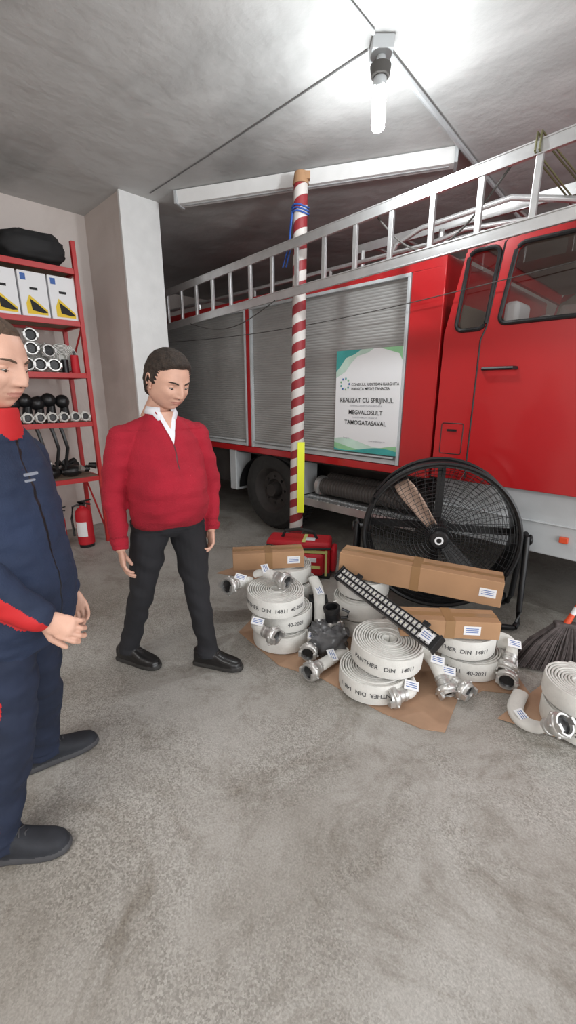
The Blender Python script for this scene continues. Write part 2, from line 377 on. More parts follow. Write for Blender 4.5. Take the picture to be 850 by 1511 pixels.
# lower parts
mb=MB(); mb.bx(-1.46,-.42,3.10,3.16,.45,.875,0); mb.bx(-1.46,-.42,3.09,3.12,.66,.675,0); mb.build('side_skirt',[M_panel],T,bevel=.008,smooth=False)
mb=MB(); mb.bx(-.58,-.53,3.075,3.10,.56,.60,0); mb.build('side_reflector',[M_orange],T,bevel=.004)
mb=MB(); mb.bx(-3.0,-2.86,3.06,3.3,.40,.86,0); mb.bx(-4.05,-3.93,3.06,3.3,.38,.86,0); mb.build('mudguard_panels',[M_panel],T,bevel=.01,smooth=False)
mb=MB(); mb.bx(-5.6,.6,3.55,4.9,.5,.9,0); mb.bx(-2.86,-1.5,3.5,3.55,.45,.9,0); mb.bx(-5.7,-1.5,3.08,5.38,.84,.90,0); mb.bx(-5.6,-4.1,3.12,3.3,.45,.86,0); mb.build('chassis',[M_dark],T,smooth=False)
mb=MB(); mb.bx(-2.84,-1.55,2.99,3.36,.465,.495,0); mb.bx(-2.84,-1.55,2.985,3.0,.43,.50,0)
for k in range(30): mb.box((-2.82+k*.043,3.02+.0,.499),(.018,.05,.006),0,(0,0,.5)); mb.box((-2.80+k*.043,3.12,.499),(.018,.05,.006),0,(0,0,-.5))
mb.build('step_plate',[M_alu],T,smooth=False)
mb=MB(); 
for (y,z) in((3.20,.60),(3.37,.62)):
    prof=[]; x=0
    while x<1.2: prof+=[(.075,x),(.085,x+.008),(.085,x+.02),(.075,x+.028)]; x+=.034
    mb.lathe([(.001,0)]+prof+[(.001,x)],(-2.75,y,z),(1,0,0),0,20)
mb.build('suction_hoses',[mat('suction_hose_rubber',(.07,.06,.055),.6)],T)
mb=MB(); mb.lathe([(.001,0),(.06,0),(.06,.03),(.10,.03),(.10,.07),(.07,.08),(.07,.11)],(-2.76,3.20,.60),(1,0,0),0,20); mb.build('hose_fitting',[M_coup],T)
def wheel(x,y):
    mb=MB(); R=.445
    prof=[(.001,.10),(.10,.10),(.12,.06),(.20,.08),(.235,.02),(.25,.0),(.26,-.005),(.33,-.015),(.40,-.01),(.43,.02),(R,.05),(R,.25),(.43,.28),(.26,.29),(.001,.29)]
    mb.lathe(prof,(0,0,0),(0,1,0),[1,1,1,1,1,1]+[0]*9,48)
    for k in range(40):
        a=k*2*math.pi/40; 
        for yy in(.06,.17): mb.box((R*math.cos(a),yy+.04,R*math.sin(a)),(.02,.09,.04),0,Matrix.Rotation(-a,4,'Y'))
    mb.lathe([(.001,.0),(.07,.0),(.085,.06),(.085,.11)],(0,0,0),(0,1,0),1,20)
    for k in range(8):
        a=k*math.pi/4; mb.cyl((.15*math.cos(a),.045,.15*math.sin(a)),(.15*math.cos(a),.09,.15*math.sin(a)),.014,.014,1,8)
    mb.build('wheel',[M_rub,M_dark],T,loc=(x,y,R+.012),ang=30)
wheel(-3.37,3.10); wheel(.05,3.10); wheel(-3.37,4.75); wheel(.05,4.75)
mb=MB(); n=20; r=.52
ri=[Vector((-3.37+r*math.cos(math.pi*k/n),3.07,.42+r*math.sin(math.pi*k/n)*.82)) for k in range(n+1)]
vs=[];fs=[]
for p in ri: vs+=[tuple(p),(p.x,p.y+.42,p.z)]
for k in range(n): fs.append((2*k,2*k+1,2*k+3,2*k+2))
mb.add(vs,fs,0)
mb.build('wheel_arch',[M_black],T)
# poster on truck shutter
P=empty('poster',W(-2.107,Y0-.045,1.425),ROT); w_,h_=.64,.84
mb=MB(); mb.box((0,0,0),(w_,.004,h_),0); mb.build('sheet',[M_paper],P,smooth=False)
def flat(pts,y,m,name,parent): 
    b=MB(); b.add([(x,y,z) for x,z in pts],[tuple(range(len(pts)))],0); return b.build(name,[m],parent,smooth=False,merge=False)
def wave(z0,am,ph,n=16): return [(-w_/2+w_*k/n,z0+am*math.sin(ph+k*.35)) for k in range(n+1)]
b_=-h_/2
flat([(-w_/2,b_),*wave(b_+.085,.03,0.6),(w_/2,b_)],-.0030,M_lg,'print_pale',P)
flat([(-w_/2,b_),*wave(b_+.05,.025,2.2),(w_/2,b_)],-.0036,M_grn,'print_green',P)
flat([(-w_/2,b_),*wave(b_+.03,.022,3.6),(w_/2,b_)],-.0042,M_teal,'print_teal',P)
t_=h_/2
flat([(-w_/2,t_),(.06,t_),(.0,t_-.03),(-.10,t_-.05),(-.16,t_-.10),(-.22,t_-.17),(-w_/2,t_-.22)],-.0030,M_lg,'print_corner_green',P)
flat([(-w_/2,t_),(-.06,t_),(-.13,t_-.035),(-.22,t_-.06),(-.27,t_-.12),(-w_/2,t_-.17)],-.0036,M_teal,'print_corner_teal',P)
flat([(w_/2,t_-.0),(w_/2,t_-.1),(w_/2-.03,t_-.05),(.12,t_)],-.0030,M_grn,'print_corner_pale',P)
mb=MB()
def ptext(mb,s,size,x,z,mi,align='CENTER',y=-.005):
    vs,fs=text_mesh(s,size,align); mb.add([(v.x+x,y,v.y+z) for v in vs],fs,mi)
ptext(mb,'CONSILIUL JUDETEAN HARGHITA',.030,-.15,.135,0,'LEFT'); ptext(mb,'HARGITA MEGYE TANACSA',.030,-.15,.10,0,'LEFT')
ptext(mb,'REALIZAT CU SPRIJINUL',.050,0,.0,0); ptext(mb,'CONSILIULUI JUDETEAN HARGHITA',.02,0,-.035,1)
ptext(mb,'MEGVALOSULT',.050,0,-.10,0); ptext(mb,'HARGITA MEGYE TANACSA',.02,0,-.132,1); ptext(mb,'TAMOGATASAVAL',.050,0,-.185,0)
ptext(mb,'f harghita',.018,-.22,-.31,1,'LEFT'); ptext(mb,'www.hargitamegye.ro',.018,.05,-.32,1,'LEFT')
mb.build('print_text',[M_ink,M_greytxt],P,smooth=False,merge=False)
mb=MB()
for k in range(9):
    a=k*2*math.pi/9; mb.ball((-.22+.045*math.cos(a),-.004,.15+.045*math.sin(a)),(.009,.002,.009),k%3,seg=6,rn=4)
mb.build('print_logo',[M_blue,M_grn,M_teal],P)
# ---------------------------------------------------------------- striped pole
pl=empty('striped_pole',(.075,3.84,0),(0,0,0))
mb=MB(); mb.cyl((0,0,0),(.025,0,3.08),.062,.055,0,32); mb.build('pole',[M_stripe],pl)
mb=MB(); mb.cyl((.025,0,3.06),(.025,0,3.14),.064,.05,0,16); mb.box((.06,-.02,3.11),(.07,.05,.05),0); mb.build('cap',[M_card],pl)
mb=MB(); mb.box((.042,-.075,.755),(.062,.012,.65),0); mb.build('reflective_strip',[M_yel],pl,smooth=False)
mb=MB()
for k in range(3): 
    z=2.86+.022*k; mb.tube([(.023+.066*math.cos(a),.066*math.sin(a),z+.01*math.sin(a*2)) for a in [i*math.pi/8 for i in range(16)]],.006,0,6,True)
mb.tube([(-.045,-.0,2.88),(-.06,.02,2.75),(-.055,.02,2.62),(-.09,.05,2.50)],.007,0,6); mb.tube([(-.04,-.02,2.87),(-.06,.0,2.7),(-.09,.03,2.58),(-.12,.06,2.50)],.007,0,6)
mb.build('rope',[M_rope],pl)
# ladder hung in front of truck
Ld=empty('aluminium_ladder',(0,0,0),ROT); yl=2.668
def lz(x): return 2.515+(x+.74)*.034
mb=MB(); xa,xb=-4.85,-.15
for s in(1,-1):
    mb.loft([[Vector((x,yl+dy,lz(x)+s*.17+dz)) for dy,dz in((-.014,-.03),(.014,-.03),(.014,.03),(-.014,.03))] for x in(xa,xb)],0)
    mb.loft([[Vector((x,yl+dy,lz(x)+s*.17+dz)) for dy,dz in((-.018,-.034),(-.008,-.034),(-.008,-.026),(-.018,-.026))] for x in(xa,xb)],0)
    mb.loft([[Vector((x,yl+dy,lz(x)+s*.17+dz)) for dy,dz in((-.018,.034),(-.008,.034),(-.008,.026),(-.018,.026))] for x in(xa,xb)],0)
x=-.88+.282
while x>xa+.1:
    mb.bx(x-.016,x+.016,yl-.012,yl+.012,lz(x)-.15,lz(x)+.15,0); x-=.282
mb.build('rails_and_rungs',[M_alu],Ld,smooth=False,bevel=.002)
M_strap=mat('strap',(.14,.13,.06),.8)
mb=MB()
for dx in(0,.02): mb.tube([(-.90+dx,yl-.03,2.66),(-.90+dx,yl-.02,2.74),(-.90+dx,yl+.05,2.74),(-.88+dx,3.33,2.74),(-.88+dx,3.38,2.70),(-.9+dx,3.33,2.64),(-.9+dx,yl+.04,2.64),(-.90+dx,yl-.03,2.66)],.005,0,6)
mb.build('tie_strap',[M_strap],Ld)
mb=MB(); mb.bx(-4.78,-4.74,2.42,yl+.03,2.16,2.18,0); mb.bx(-4.78,-4.74,2.42,2.43,2.1,2.3,0)
pts=[(-1.9+.9*t,yl+.03,lz(-1.9+.9*t)+.20-.34*math.sin(t*3.1)) for t in [k/20 for k in range(21)]]
mb.tube(pts,.006,1,6); pts=[(-4.1+1.3*t,yl-.02,lz(-4.1+1.3*t)-.2-.13*math.sin(t*3.14)) for t in [k/20 for k in range(21)]]; mb.tube(pts,.004,1,6)
mb.build('wall_bracket',[M_alu,M_cable],Ld)
mb=MB(); pts=[]
for k in range(25):
    t=k/24; x=-5.3+4.9*t; pts.append((x,2.98,2.13+.10*t-.10*math.sin(t*math.pi)))
mb.tube(pts,.0035,0,6)
c=mb.build('hanging_cable',[M_cable],T)
# ---------------------------------------------------------------- shelving
S=empty('metal_shelving',(0,0,0),ROT); xf,xr,ya,yb=-4.30,-4.76,.2,1.62
lv=[.70,1.235,1.68,2.13,2.56]
mb=MB()
for x in(xf,xr):
    for y in(ya,yb): mb.bx(x-.02,x+.02,y-.018,y+.018,0,2.78 if y==yb else 2.7,0)
for z in lv: mb.bx(xf-.012,xf+.012,ya,yb,z-.045,z,0); mb.bx(xr-.012,xr+.012,ya,yb,z-.045,z,0); mb.bx(xr,xf,yb-.012,yb+.012,z-.045,z,0); mb.bx(xr,xf,ya-.012,ya+.012,z-.045,z,0)
mb.tube([(xf,yb,.1),(xr,yb,.66)],.01,0,6); mb.tube([(xf,yb,2.1),(xr,yb,1.7)],.01,0,6)
mb.build('frame',[M_shred],S,bevel=.002,smooth=False)
mb=MB()
for z in lv: mb.bx(xr+.01,xf-.012,ya+.01,yb-.01,z-.02,z-.002,0)
mb.build('boards',[mat('board',(.30,.22,.16),.8,var=.2)],S,smooth=False)
for i,y in enumerate((1.49,1.26,1.03,.80,.57)):
    e=empty('product_box',W(xf-.14,y,2.131),ROT); mb=MB(); mb.bx(-.15,.13,-.108,.108,.0,.35,0); mb.build('carton',[M_paper],e,bevel=.004,smooth=False)
    mb=MB(); mb.add([(.132,a,b) for a,b in((-.07,.02),(.09,.02),(.09,.06),(.03,.11),(-.04,.17),(-.07,.10))],[tuple(range(6))],0)
    mb.add([(.134,a,b) for a,b in((-.03,.05),(.05,.035),(.09,.04),(.02,.10),(-.04,.14))],[tuple(range(5))],1)
    mb.add([(.132,a,b) for a,b in((-.09,.28),(-.05,.28),(-.05,.33),(-.09,.33))],[(0,1,2,3)],2)
    mb.add([(.132,a,b) for a,b in((-.03,.21),(.03,.21),(.03,.23),(-.03,.23))],[(0,1,2,3)],1)
    mb.build('carton_print',[M_yprint,M_blackm,M_blue],e,smooth=False,merge=False)
def lumpy(name,loc,r,m,amp=.2,rot=None,fr=3):
    mb=MB(); mb.ball((0,0,0),1,0,seg=32,rn=20)
    for i,v in enumerate(mb.v):
        k=1+amp*noise.noise(v*fr+Vector(loc)*3); q=v*k
        q=Vector((math.copysign(abs(q.x)**.75,q.x)*r[0],math.copysign(abs(q.y)**.75,q.y)*r[1],math.copysign(abs(q.z)**.8,q.z)*r[2])); mb.v[i]=q
    return mb.build(name,[m],None,loc=loc,rot=rot or (0,0,0),ang=80)
lumpy('black_bag',W(xf-.18,1.33,2.695),(.20,.26,.125),M_blackm,.25,ROT)
lumpy('black_bag',W(xf-.18,.78,2.71),(.20,.27,.14),M_blackm,.25,ROT)
CP=[(.001,.0),(.033,0),(.033,.006),(.036,.008),(.036,.018),(.033,.02),(.033,.028),(.036,.03),(.036,.045),(.040,.05),(.052,.056),(.054,.062),(.054,.078),(.050,.084),(.046,.086),(.046,.098),(.038,.098),(.036,.085),(.030,.080),(.001,.080)]
def coupling(mb,p,d,s=1,mi=0,mk=1):
    prof=[(r*s,z*s) for r,z in CP]; mis=[mi]*(len(CP)-3)+[mk,mk,mk]
    mb.lathe(prof,p,d,mis,24); dd,a,b=mb.frame(d)
    for k in(0,1):
        sg=1 if k else -1
        q=Vector(p)+dd*.098*s+a*.043*s*sg
        R=Matrix((a,b,dd)).transposed().to_4x4(); mb.box(q,(.016*s,.03*s,.026*s),mi,R)
    for k in range(6):
        an=k*math.pi/3+.3; q=Vector(p)+dd*.07*s+(a*math.cos(an)+b*math.sin(an))*.054*s; mb.ball(q,.008*s,mi,seg=8,rn=6)
def spiral(mb,o,ax,ay,az,R,h,aend,mi=0,seed=0,defo=0,th=.0135,seg=40,loose=.0015):
    rng=random.Random(seed); pitch=th; r0=.03; turns=(R-th/2-r0)/pitch; n=int(turns*seg); rings=[]; o=Vector(o)
    zo=[rng.uniform(-.004,.004) for _ in range(int(turns)+3)]
    for i in range(n+1):
        t=turns*i/n; a=aend-(turns-t)*2*math.pi; r=r0+pitch*t; k=1+defo*math.sin(2*a+seed)
        j=int(t); f=t-j; z=zo[j]*(1-f)+zo[j+1]*f
        rad=ax*math.cos(a)+ay*math.sin(a); c=o+rad*(r*k+loose*math.sin(3*a+t)*.5)+az*(h/2+z)
        rings.append(mb.ering(c,rad*th*.47,az*(h/2-.004),10,.55))
    mb.loft(rings,mi)
    mb.cyl(o+az*.01,o+az*(h*.6),.030,.030,mi,16)
# shelf contents
e=empty('stored_hose_fittings',(0,0,0),ROT); mb=MB(); random.seed(3)
vx,vy,vz=Vector((1,0,0)),Vector((0,1,0)),Vector((0,0,1))
for i,(y,z) in enumerate(((.96,1.82),(1.22,1.82),(1.46,1.82))): spiral(mb,(xf-.24,y,z),vy,vz,vx,.135,.12,1.0,2,i,0,.012,24)
for y,z in((1.0,1.74),(1.12,1.74),(1.24,1.74),(1.36,1.74),(1.06,1.86),(1.18,1.87),(1.30,1.86),(1.20,1.98)): coupling(mb,(xf-.13,y,z),(1,.15*math.sin(y*40),.05),1.15,0,1)
mb.cyl((xf-.07,1.54,1.68),(xf-.07,1.54,1.84),.038,.034,3,16); mb.cyl((xf-.07,1.54,1.84),(xf-.07,1.54,1.875),.012,.012,1,10)
mb.cyl((xf-.10,1.46,1.68),(xf-.10,1.46,1.80),.03,.03,1,16)
for y in(.96,1.06,1.16,1.26,1.36,1.46,1.55): coupling(mb,(xf-.08,y,1.285),(1,0,0),.85,2,1)
for y in(.9,1.0,1.1,1.2,1.3,1.42): mb.cyl((xf-.18,y,1.26),(xf-.22,y+.03,1.47),.05,.025,1,12); mb.ball((xf-.2,y,1.42+.03*math.sin(y*31)),(.07,.065,.065),1)
for k in range(26):
    y=.85+.028*k; p=Vector((xf-.06-.2*random.random(),y,.735+.09*random.random())); q=p+Vector((.10*random.random()-.06,.26*random.random()-.12,.07*random.random()-.02))
    mb.cyl(p,q,.024,.034,random.choice([0,1,1]),12)
for y in(1.0,1.2,1.4): mb.ball((xf-.15,y,.76),(.09,.11,.06),1)
for y in (.95,1.0,1.1,1.22,1.3): mb.tube([(xf-.04,y,1.27),(xf+.01,y+.02,1.15),(xf+.0,y+.05,1.0),(xf-.05,y+.02,.80)],.016,1,6)
mb.build('fittings',[M_coup,M_black,M_hose,M_bagred],e,ang=40)
# fire extinguishers
def extinguisher(loc,s=1,rz=0):
    X=empty('fire_extinguisher',loc,(0,0,rz)); X.scale=(s,s,s); mb=MB()
    mb.lathe([(.001,.0),(.07,.0),(.072,.03),(.072,.03),(.078,.035),(.078,.33),(.07,.37),(.045,.40),(.025,.41),(.025,.43),(.001,.43)],(0,0,0),(0,0,1),[1,1,1]+[0]*7,32)
    mb.box((0,0,.445),(.05,.04,.04),1); mb.box((.03,-.01,.475),(.14,.02,.012),1,(0,-.2,0)); mb.box((.03,-.01,.45),(.12,.02,.012),1,(0,.15,0))
    mb.tube([(-.02,-.01,.44),(-.08,-.03,.42),(-.10,-.04,.30),(-.09,-.05,.12)],.011,1,8)
    vs=[];fs=[]
    for k in range(9):
        a=-math.pi/2-.7+k*1.4/8; vs+=[(.0795*math.cos(a),.0795*math.sin(a),.12),(.0795*math.cos(a),.0795*math.sin(a),.27)]
        if k: fs.append((2*k-2,2*k,2*k+1,2*k-1))
    mb.add(vs,fs,2); mb.build('cylinder_and_valve',[M_bagred,M_black,M_paper],X)
extinguisher((-2.05,4.04,0)); extinguisher((-2.28,3.98,0),.85,.8)
e=empty('hose_reel',W(-4.5,.92,0)); mb=MB(); mb.lathe([(.04,0),(.13,0),(.14,.04),(.13,.08),(.04,.08)],(0,0,.14),(1,-1,0),0,24); mb.lathe([(.001,.02),(.05,.02),(.05,.06),(.001,.06)],(0,0,.14),(1,-1,0),1,16); mb.build('reel',[M_dred,M_dark],e)
# ---------------------------------------------------------------- floor cardboard
def sheet(name,pts,z=.001,h=.004):
    mb=MB(); mb.loft([[Vector((x,y,z)) for x,y in pts],[Vector((x,y,z+h)) for x,y in pts]],0); mb.build(name,[M_card2],smooth=False)
sheet('cardboard_sheet',[(-.32,2.42),(-.05,2.07),(.18,1.96),(.46,1.70),(.62,1.60),(.72,1.58),(.86,1.79),(1.02,1.86),(1.25,1.82),(1.28,2.25),(.7,2.55),(.2,2.75),(-.2,2.7)])
sheet('cardboard_sheet',[(-.62,3.35),(-.25,3.22),(-.1,3.14),(-.12,3.42),(-.3,3.65)],.001)
sheet('cardboard_sheet',[(1.0,1.66),(1.3,1.5),(1.6,1.7),(1.5,2.0),(1.2,1.8)],.006)
# ---------------------------------------------------------------- hoses
def hose_roll(x,y,z,R,h,tilt=(0,0),txt=None,ta=-100,tails=(),flip=False):
    e=empty('fire_hose_roll',(x,y,z),(tilt[0],tilt[1],0)); mb=MB(); ae=math.radians(ta+75); th=.0135; sd=int(x*100+z*77)
    spiral(mb,(0,0,0),vx,vy,vz,R,h,ae,0,sd,.03)
    mb.build('coil',[M_hose],e,ang=50)
    if txt:
        t=MB(); vs,fs=text_mesh(txt,.033); out=[]; a0=math.radians(ta)
        for v in vs:
            xx,yv=(v.x,v.y) if not flip else (-v.x,-v.y+.023)
            a=a0+xx/R; turns=(R-th/2-.03)/th; back=((ae-a)%(2*math.pi))/(2*math.pi); tt=turns-back
            r=(.03+th*tt)*(1+.03*math.sin(2*a+sd))+.00075*math.sin(3*a+tt)+th*.47+.0012
            out.append((r*math.cos(a),r*math.sin(a),h*.5-.011+yv))
        t.add(out,fs,0); t.build('print',[M_hink],e,smooth=False,merge=False)
    for tl in tails:
        p0=Vector(tl[0])-Vector((x,y,z)); p1=Vector(tl[1])-Vector((x,y,z)); 
        tail(e,p0,p1,tl[2] if len(tl)>2 else None)
    return e
def sticker(mb,c,d,u,wd=.07,hg=.045,m0=0,m1=1):
    d=Vector(d).normalized(); u=Vector(u); u=(u-d*u.dot(d)).normalized(); r=u.cross(d)
    R=Matrix((r,u,d)).transposed().to_4x4(); c=Vector(c)
    mb.box(c,(wd,hg,.0015),m0,R)
    for k in range(3): mb.box(c+d*.0012+u*(.25-.22*k)*hg,(wd*.75,hg*.07,.001),m1,R)
def tail(e,p0,p1,mid=None):
    mb=MB(); pts=[]; mid=Vector(mid)-Vector(e.location) if mid else (p0+p1)/2
    n=8
    for k in range(n+1):
        t=k/n; pts.append(p0*(1-t)**2+mid*2*t*(1-t)+p1*t*t)
    rings=[]
    for k,p in enumerate(pts):
        d=pts[min(k+1,n)]-pts[max(k-1,0)]; d,a,b=mb.frame(d); t=k/n
        t2=t*t*(3-2*t); rings.append(mb.ering(p,a*(.014*(1-t2)+.031*t2),b*(.050*(1-t2)+.031*t2),16))
    mb.loft(rings,0); dd=(pts[-1]-pts[-2]).normalized()
    coupling(mb,pts[-1]-dd*.01,dd,1,1,2)
    sticker(mb,pts[-3]+Vector((0,-.012,.045)),(0,-.55,.8),(.2,.5,.6),.07,.045,3,4)
    mb.build('tail_coupling',[M_hose,M_coup,M_black,M_paper,M_blue],e,ang=40)
b0=.006
# pile A
hose_roll(-.045,2.33,b0,.175,.115,(0,0),None,-95,[((.10,2.27,.07),(.14,2.16,.07),(.18,2.26,.07))])
hose_roll(-.02,2.36,b0+.122,.17,.115,(.01,0),'40-2021',-65,[((-.18,2.30,.20),(-.13,2.13,.19),(-.24,2.2,.2))])
hose_roll(-.075,2.33,b0+.248,.185,.115,(.04,.05),'PANTHER  DIN  14811  40-2021',-96,[((-.23,2.42,.33),(-.33,2.36,.36),(-.27,2.47,.33))])
# pile behind A supporting carton
hose_roll(.02,2.73,b0,.18,.12); hose_roll(.03,2.72,b0+.126,.18,.12); hose_roll(.0,2.73,b0+.252,.175,.11)
# pile B
hose_roll(.455,1.915,b0,.185,.12,(0,0),'PANTHER  DIN  14811',-112,[((.62,1.86,.075),(.575,1.76,.065),(.66,1.78,.07))],True)
hose_roll(.525,1.965,b0+.132,.195,.12,(.05,.07),'PANTHER   DIN   14811',-108,[((.70,2.0,.18),(.80,1.86,.10),(.77,2.0,.17))])
# pile C
hose_roll(1.02,2.09,b0,.185,.115,(0,0),'14811   40-2021',-112,[((.85,2.02,.07),(.86,1.85,.06),(.80,1.93,.07)),((1.19,2.08,.07),(1.18,1.93,.06),(1.23,2.0,.06))])
hose_roll(.975,2.11,b0+.124,.195,.12,(.0,.03),'PANTHER  DIN  14811',-112,[((1.16,2.05,.19),(1.20,1.97,.14),(1.25,2.02,.2))])
# pile E
hose_roll(.48,2.50,b0,.18,.12); hose_roll(.47,2.48,b0+.126,.18,.12,(0,0),None,0,[((.32,2.42,.19),(.27,2.28,.17),(.25,2.38,.19))]); hose_roll(.49,2.52,b0+.252,.175,.115)
# pile D
hose_roll(1.36,1.62,.011,.17,.11,(0,0),'40/2021',-140); hose_roll(1.34,1.64,.129,.16,.105,(0,.03),None,0)
def loose(pts,p1):
    e=empty('fire_hose_tail',pts[0]); mb=MB(); o=Vector(pts[0])
    cu=[Vector(p)-o for p in pts]; out=[]
    for i in range(len(cu)-1):
        a=cu[max(i-1,0)];b=cu[i];c=cu[i+1];d=cu[min(i+2,len(cu)-1)]
        for k in range(6):
            t=k/6; out.append(.5*((2*b)+(c-a)*t+(2*a-5*b+4*c-d)*t*t+(3*b-a-3*c+d)*t**3))
    out.append(cu[-1]); rings=[]
    n=len(out)
    for k,p in enumerate(out):
        d=out[min(k+1,n-1)]-out[max(k-1,0)]; d,a,b=mb.frame(d); rings.append(mb.ering(p,a*.036,b*.022,14,.8))
    mb.loft(rings,0); dd=(out[-1]-out[-2]).normalized(); coupling(mb,out[-1]-dd*.005,dd,1,1,2)
    sticker(mb,out[n//2]+Vector((0,-.005,.026)),(0,-.3,.9),(1,.3,0),.08,.045,3,4)
    mb.build('hose_and_coupling',[M_hose,M_coup,M_black,M_paper,M_blue],e,ang=40)
loose([(.33,2.16,.05),(.25,2.07,.05),(.17,1.99,.056)],0)
loose([(1.18,1.80,.035),(1.10,1.70,.03),(1.09,1.62,.03),(1.12,1.56,.05),(1.14,1.52,.09)],0)
loose([(-.20,2.44,.405),(-.14,2.41,.43),(-.07,2.35,.425)],0)
loose([(.17,2.60,.30),(.20,2.48,.25),(.20,2.36,.12)],0)
# ---------------------------------------------------------------- cartons
def obox(name,p1,p2,wd,hg,roll=0,label=.8):
    p1=Vector(p1);p2=Vector(p2); d=p2-p1; L=d.length
    q=d.to_track_quat('X','Z'); e=bpy.data.objects.new(name,None); COL.objects.link(e); e.location=(p1+p2)/2; e.rotation_euler=q.to_euler(); e.empty_display_size=.1
    mb=MB(); mb.box((0,0,0),(L,wd,hg),0); mb.build('carton',[M_card],e,bevel=.003,smooth=False)
    mb=MB(); mb.box((0,0,hg/2+.0006),(L*1.001,.04,.001),0); mb.box((0,0,0),(.05,wd+.003,hg+.003),0); mb.build('tape',[M_tape],e,smooth=False)
    mb=MB(); sticker(mb,(L*(label-.5),-wd/2-.001,.0),(0,-1,0),(0,0,1),.085,min(.05,hg*.7)); mb.build('label',[M_paper,M_blue],e,smooth=False)
    return e
obox('cardboard_carton',(.35,2.52,.470),(1.20,2.15,.438),.16,.15,0,.92)
obox('cardboard_carton',(.60,2.03,.314),(1.10,1.98,.318),.14,.10,0,.72)
obox('cardboard_carton',(-.37,2.63,.430),(.10,2.69,.430),.14,.115,0,.85)
# LED light bar
p1=Vector((.33,2.41,.418)); p2=Vector((.72,1.79,.325)); d=p2-p1; q=d.to_track_quat('X','Z')
e=bpy.data.objects.new('led_light_bar',None); COL.objects.link(e); e.location=(p1+p2)/2; e.rotation_euler=(q@Quaternion((1,0,0),math.radians(38))).to_euler(); L=d.length
mb=MB(); mb.box((0,0,0),(L,.085,.045),0)
for k in range(36): mb.box((-L/2+.02+k*(L-.04)/35,0,-.03),(.006,.075,.02),0)
for s in(-1,1): mb.box((s*(L/2+.006),0,0),(.012,.095,.055),0); mb.box((s*L*.35,.055,-.01),(.04,.03,.012),0)
mb.build('housing',[M_black],e,bevel=.002,smooth=False)
mb=MB()
for r in(-1,1):
    for k in range(24):
        mb.box((-L/2+.025+k*(L-.05)/23,r*.019,.0235),(.020,.026,.003),0); mb.ball((-L/2+.025+k*(L-.05)/23,r*.019,.025),(.006,.006,.003),1,seg=8,rn=6)
sticker(mb,(L/2-.05,0,.028),(0,0,1),(0,1,0),.07,.05,2,3)
mb.build('led_cells',[M_led,mat('led_yellow',(.6,.6,.5),.3),M_paper,M_blue],e,smooth=False)
e=empty('black_case',(.20,2.50,.006)); mb=MB(); mb.box((0,0,.10),(.12,.10,.20),0); mb.tube([(-.04,0,.2),(-.04,0,.225),(.04,0,.225),(.04,0,.2)],.007,0); mb.build('case',[M_blackm],e,bevel=.012)
e=empty('hose_nozzle',(.27,2.24,.19)); mb=MB()
mb.lathe([(.001,0),(.04,0),(.045,.01),(.045,.07),(.05,.075),(.05,.10),(.036,.10),(.034,.06),(.001,.06)],(0,0,0),(-.15,-.1,1),0,24)
mb.tube([(.045,0,.02),(.085,0,.025),(.09,0,.06),(.05,0,.08)],.009,0); mb.build('nozzle',[M_black],e)
lumpy('plastic_wrapped_mask',(.24,2.20,.10),(.11,.085,.095),M_plastic,.5,None,5)
# ---------------------------------------------------------------- red medical bag
e=empty('red_emergency_bag',(.10,3.40,.006),(0,0,-.18)); e.scale=(1,1,1.12); mb=MB()
mb.box((0,0,.14),(.54,.24,.27),0); mb.box((-.13,-.14,.11),(.18,.05,.17),0); mb.box((.12,-.14,.11),(.20,.05,.17),0); mb.box((.295,0,.13),(.05,.18,.19),0)
mb.build('body',[M_bagred],e,bevel=.03)
mb=MB(); mb.box((0,-.002,.02),(.55,.25,.035),0); mb.tube([(-.15,0,.27),(-.12,-.02,.33),(.0,-.03,.35),(.12,-.02,.33),(.15,0,.27)],.014,0)
mb.tube([(-.26,-.13,.24),(0,-.15,.225),(.28,-.13,.24)],.010,0); mb.box((-.02,-.128,.13),(.035,.012,.26),0); mb.build('straps',[M_blackm],e,bevel=.003)
mb=MB(); 
for x in(-.13,.12): mb.box((x,-.167,.10),(.15,.004,.022),0)
mb.box((.0,-.125,.205),(.50,.006,.022),0); mb.box((.05,-.02,.277),(.03,.20,.004),0); mb.box((-.21,-.126,.12),(.018,.006,.2),0); mb.box((.24,-.126,.12),(.018,.006,.2),0)
mb.build('reflective_bands',[mat('pale_reflective',(.70,.72,.25),.5)],e,smooth=False)
mb=MB(); mb.box((-.12,-.168,.155),(.06,.003,.03),0); mb.box((.13,-.168,.155),(.07,.003,.035),0); mb.box((.1,-.04,.278),(.08,.07,.003),0); mb.build('white_labels',[M_paper],e,smooth=False)
# ---------------------------------------------------------------- drum fan
F=empty('drum_fan',(1.02,2.72,0),(0,0,math.radians(-16))); fc=.585; R=.475
mb=MB()
mb.lathe([(R-.01,-.10),(R+.012,-.10),(R+.005,-.08),(R,.10),(R+.012,.12),(R-.01,.12),(R-.015,.1),(R-.015,-.08),(R-.01,-.10)],(0,0,fc),(0,1,0),0,72)
def ring(mb,r,y,t,mi=0,n=72): mb.tube([(r*math.cos(2*math.pi*k/n),y,fc+r*math.sin(2*math.pi*k/n)) for k in range(n)],t,mi,6,True)
ring(mb,R+.012,-.11,.014); ring(mb,R+.012,.12,.014)
mb.build('drum',[M_black],F,ang=40)
mb=MB()
for y in(-.11,.12):
    s=-1 if y<0 else 1
    for k in range(1,17):
        r=.06+(R-.06)*k/17; ring(mb,r,y+s*.05*(1-(r/R)**2),.0017,0,48)
    for k in range(48):
        a=2*math.pi*k/48; pts=[]
        for j in range(6):
            r=.055+(R-.05)*j/5; aa=a+(.25*(1-r/R) if y<0 else 0); pts.append((r*math.cos(aa),y+s*.05*(1-(r/R)**2),fc+r*math.sin(aa)))
        mb.tube(pts,.0018,0,4)
mb.build('grille',[M_black],F,merge=False)
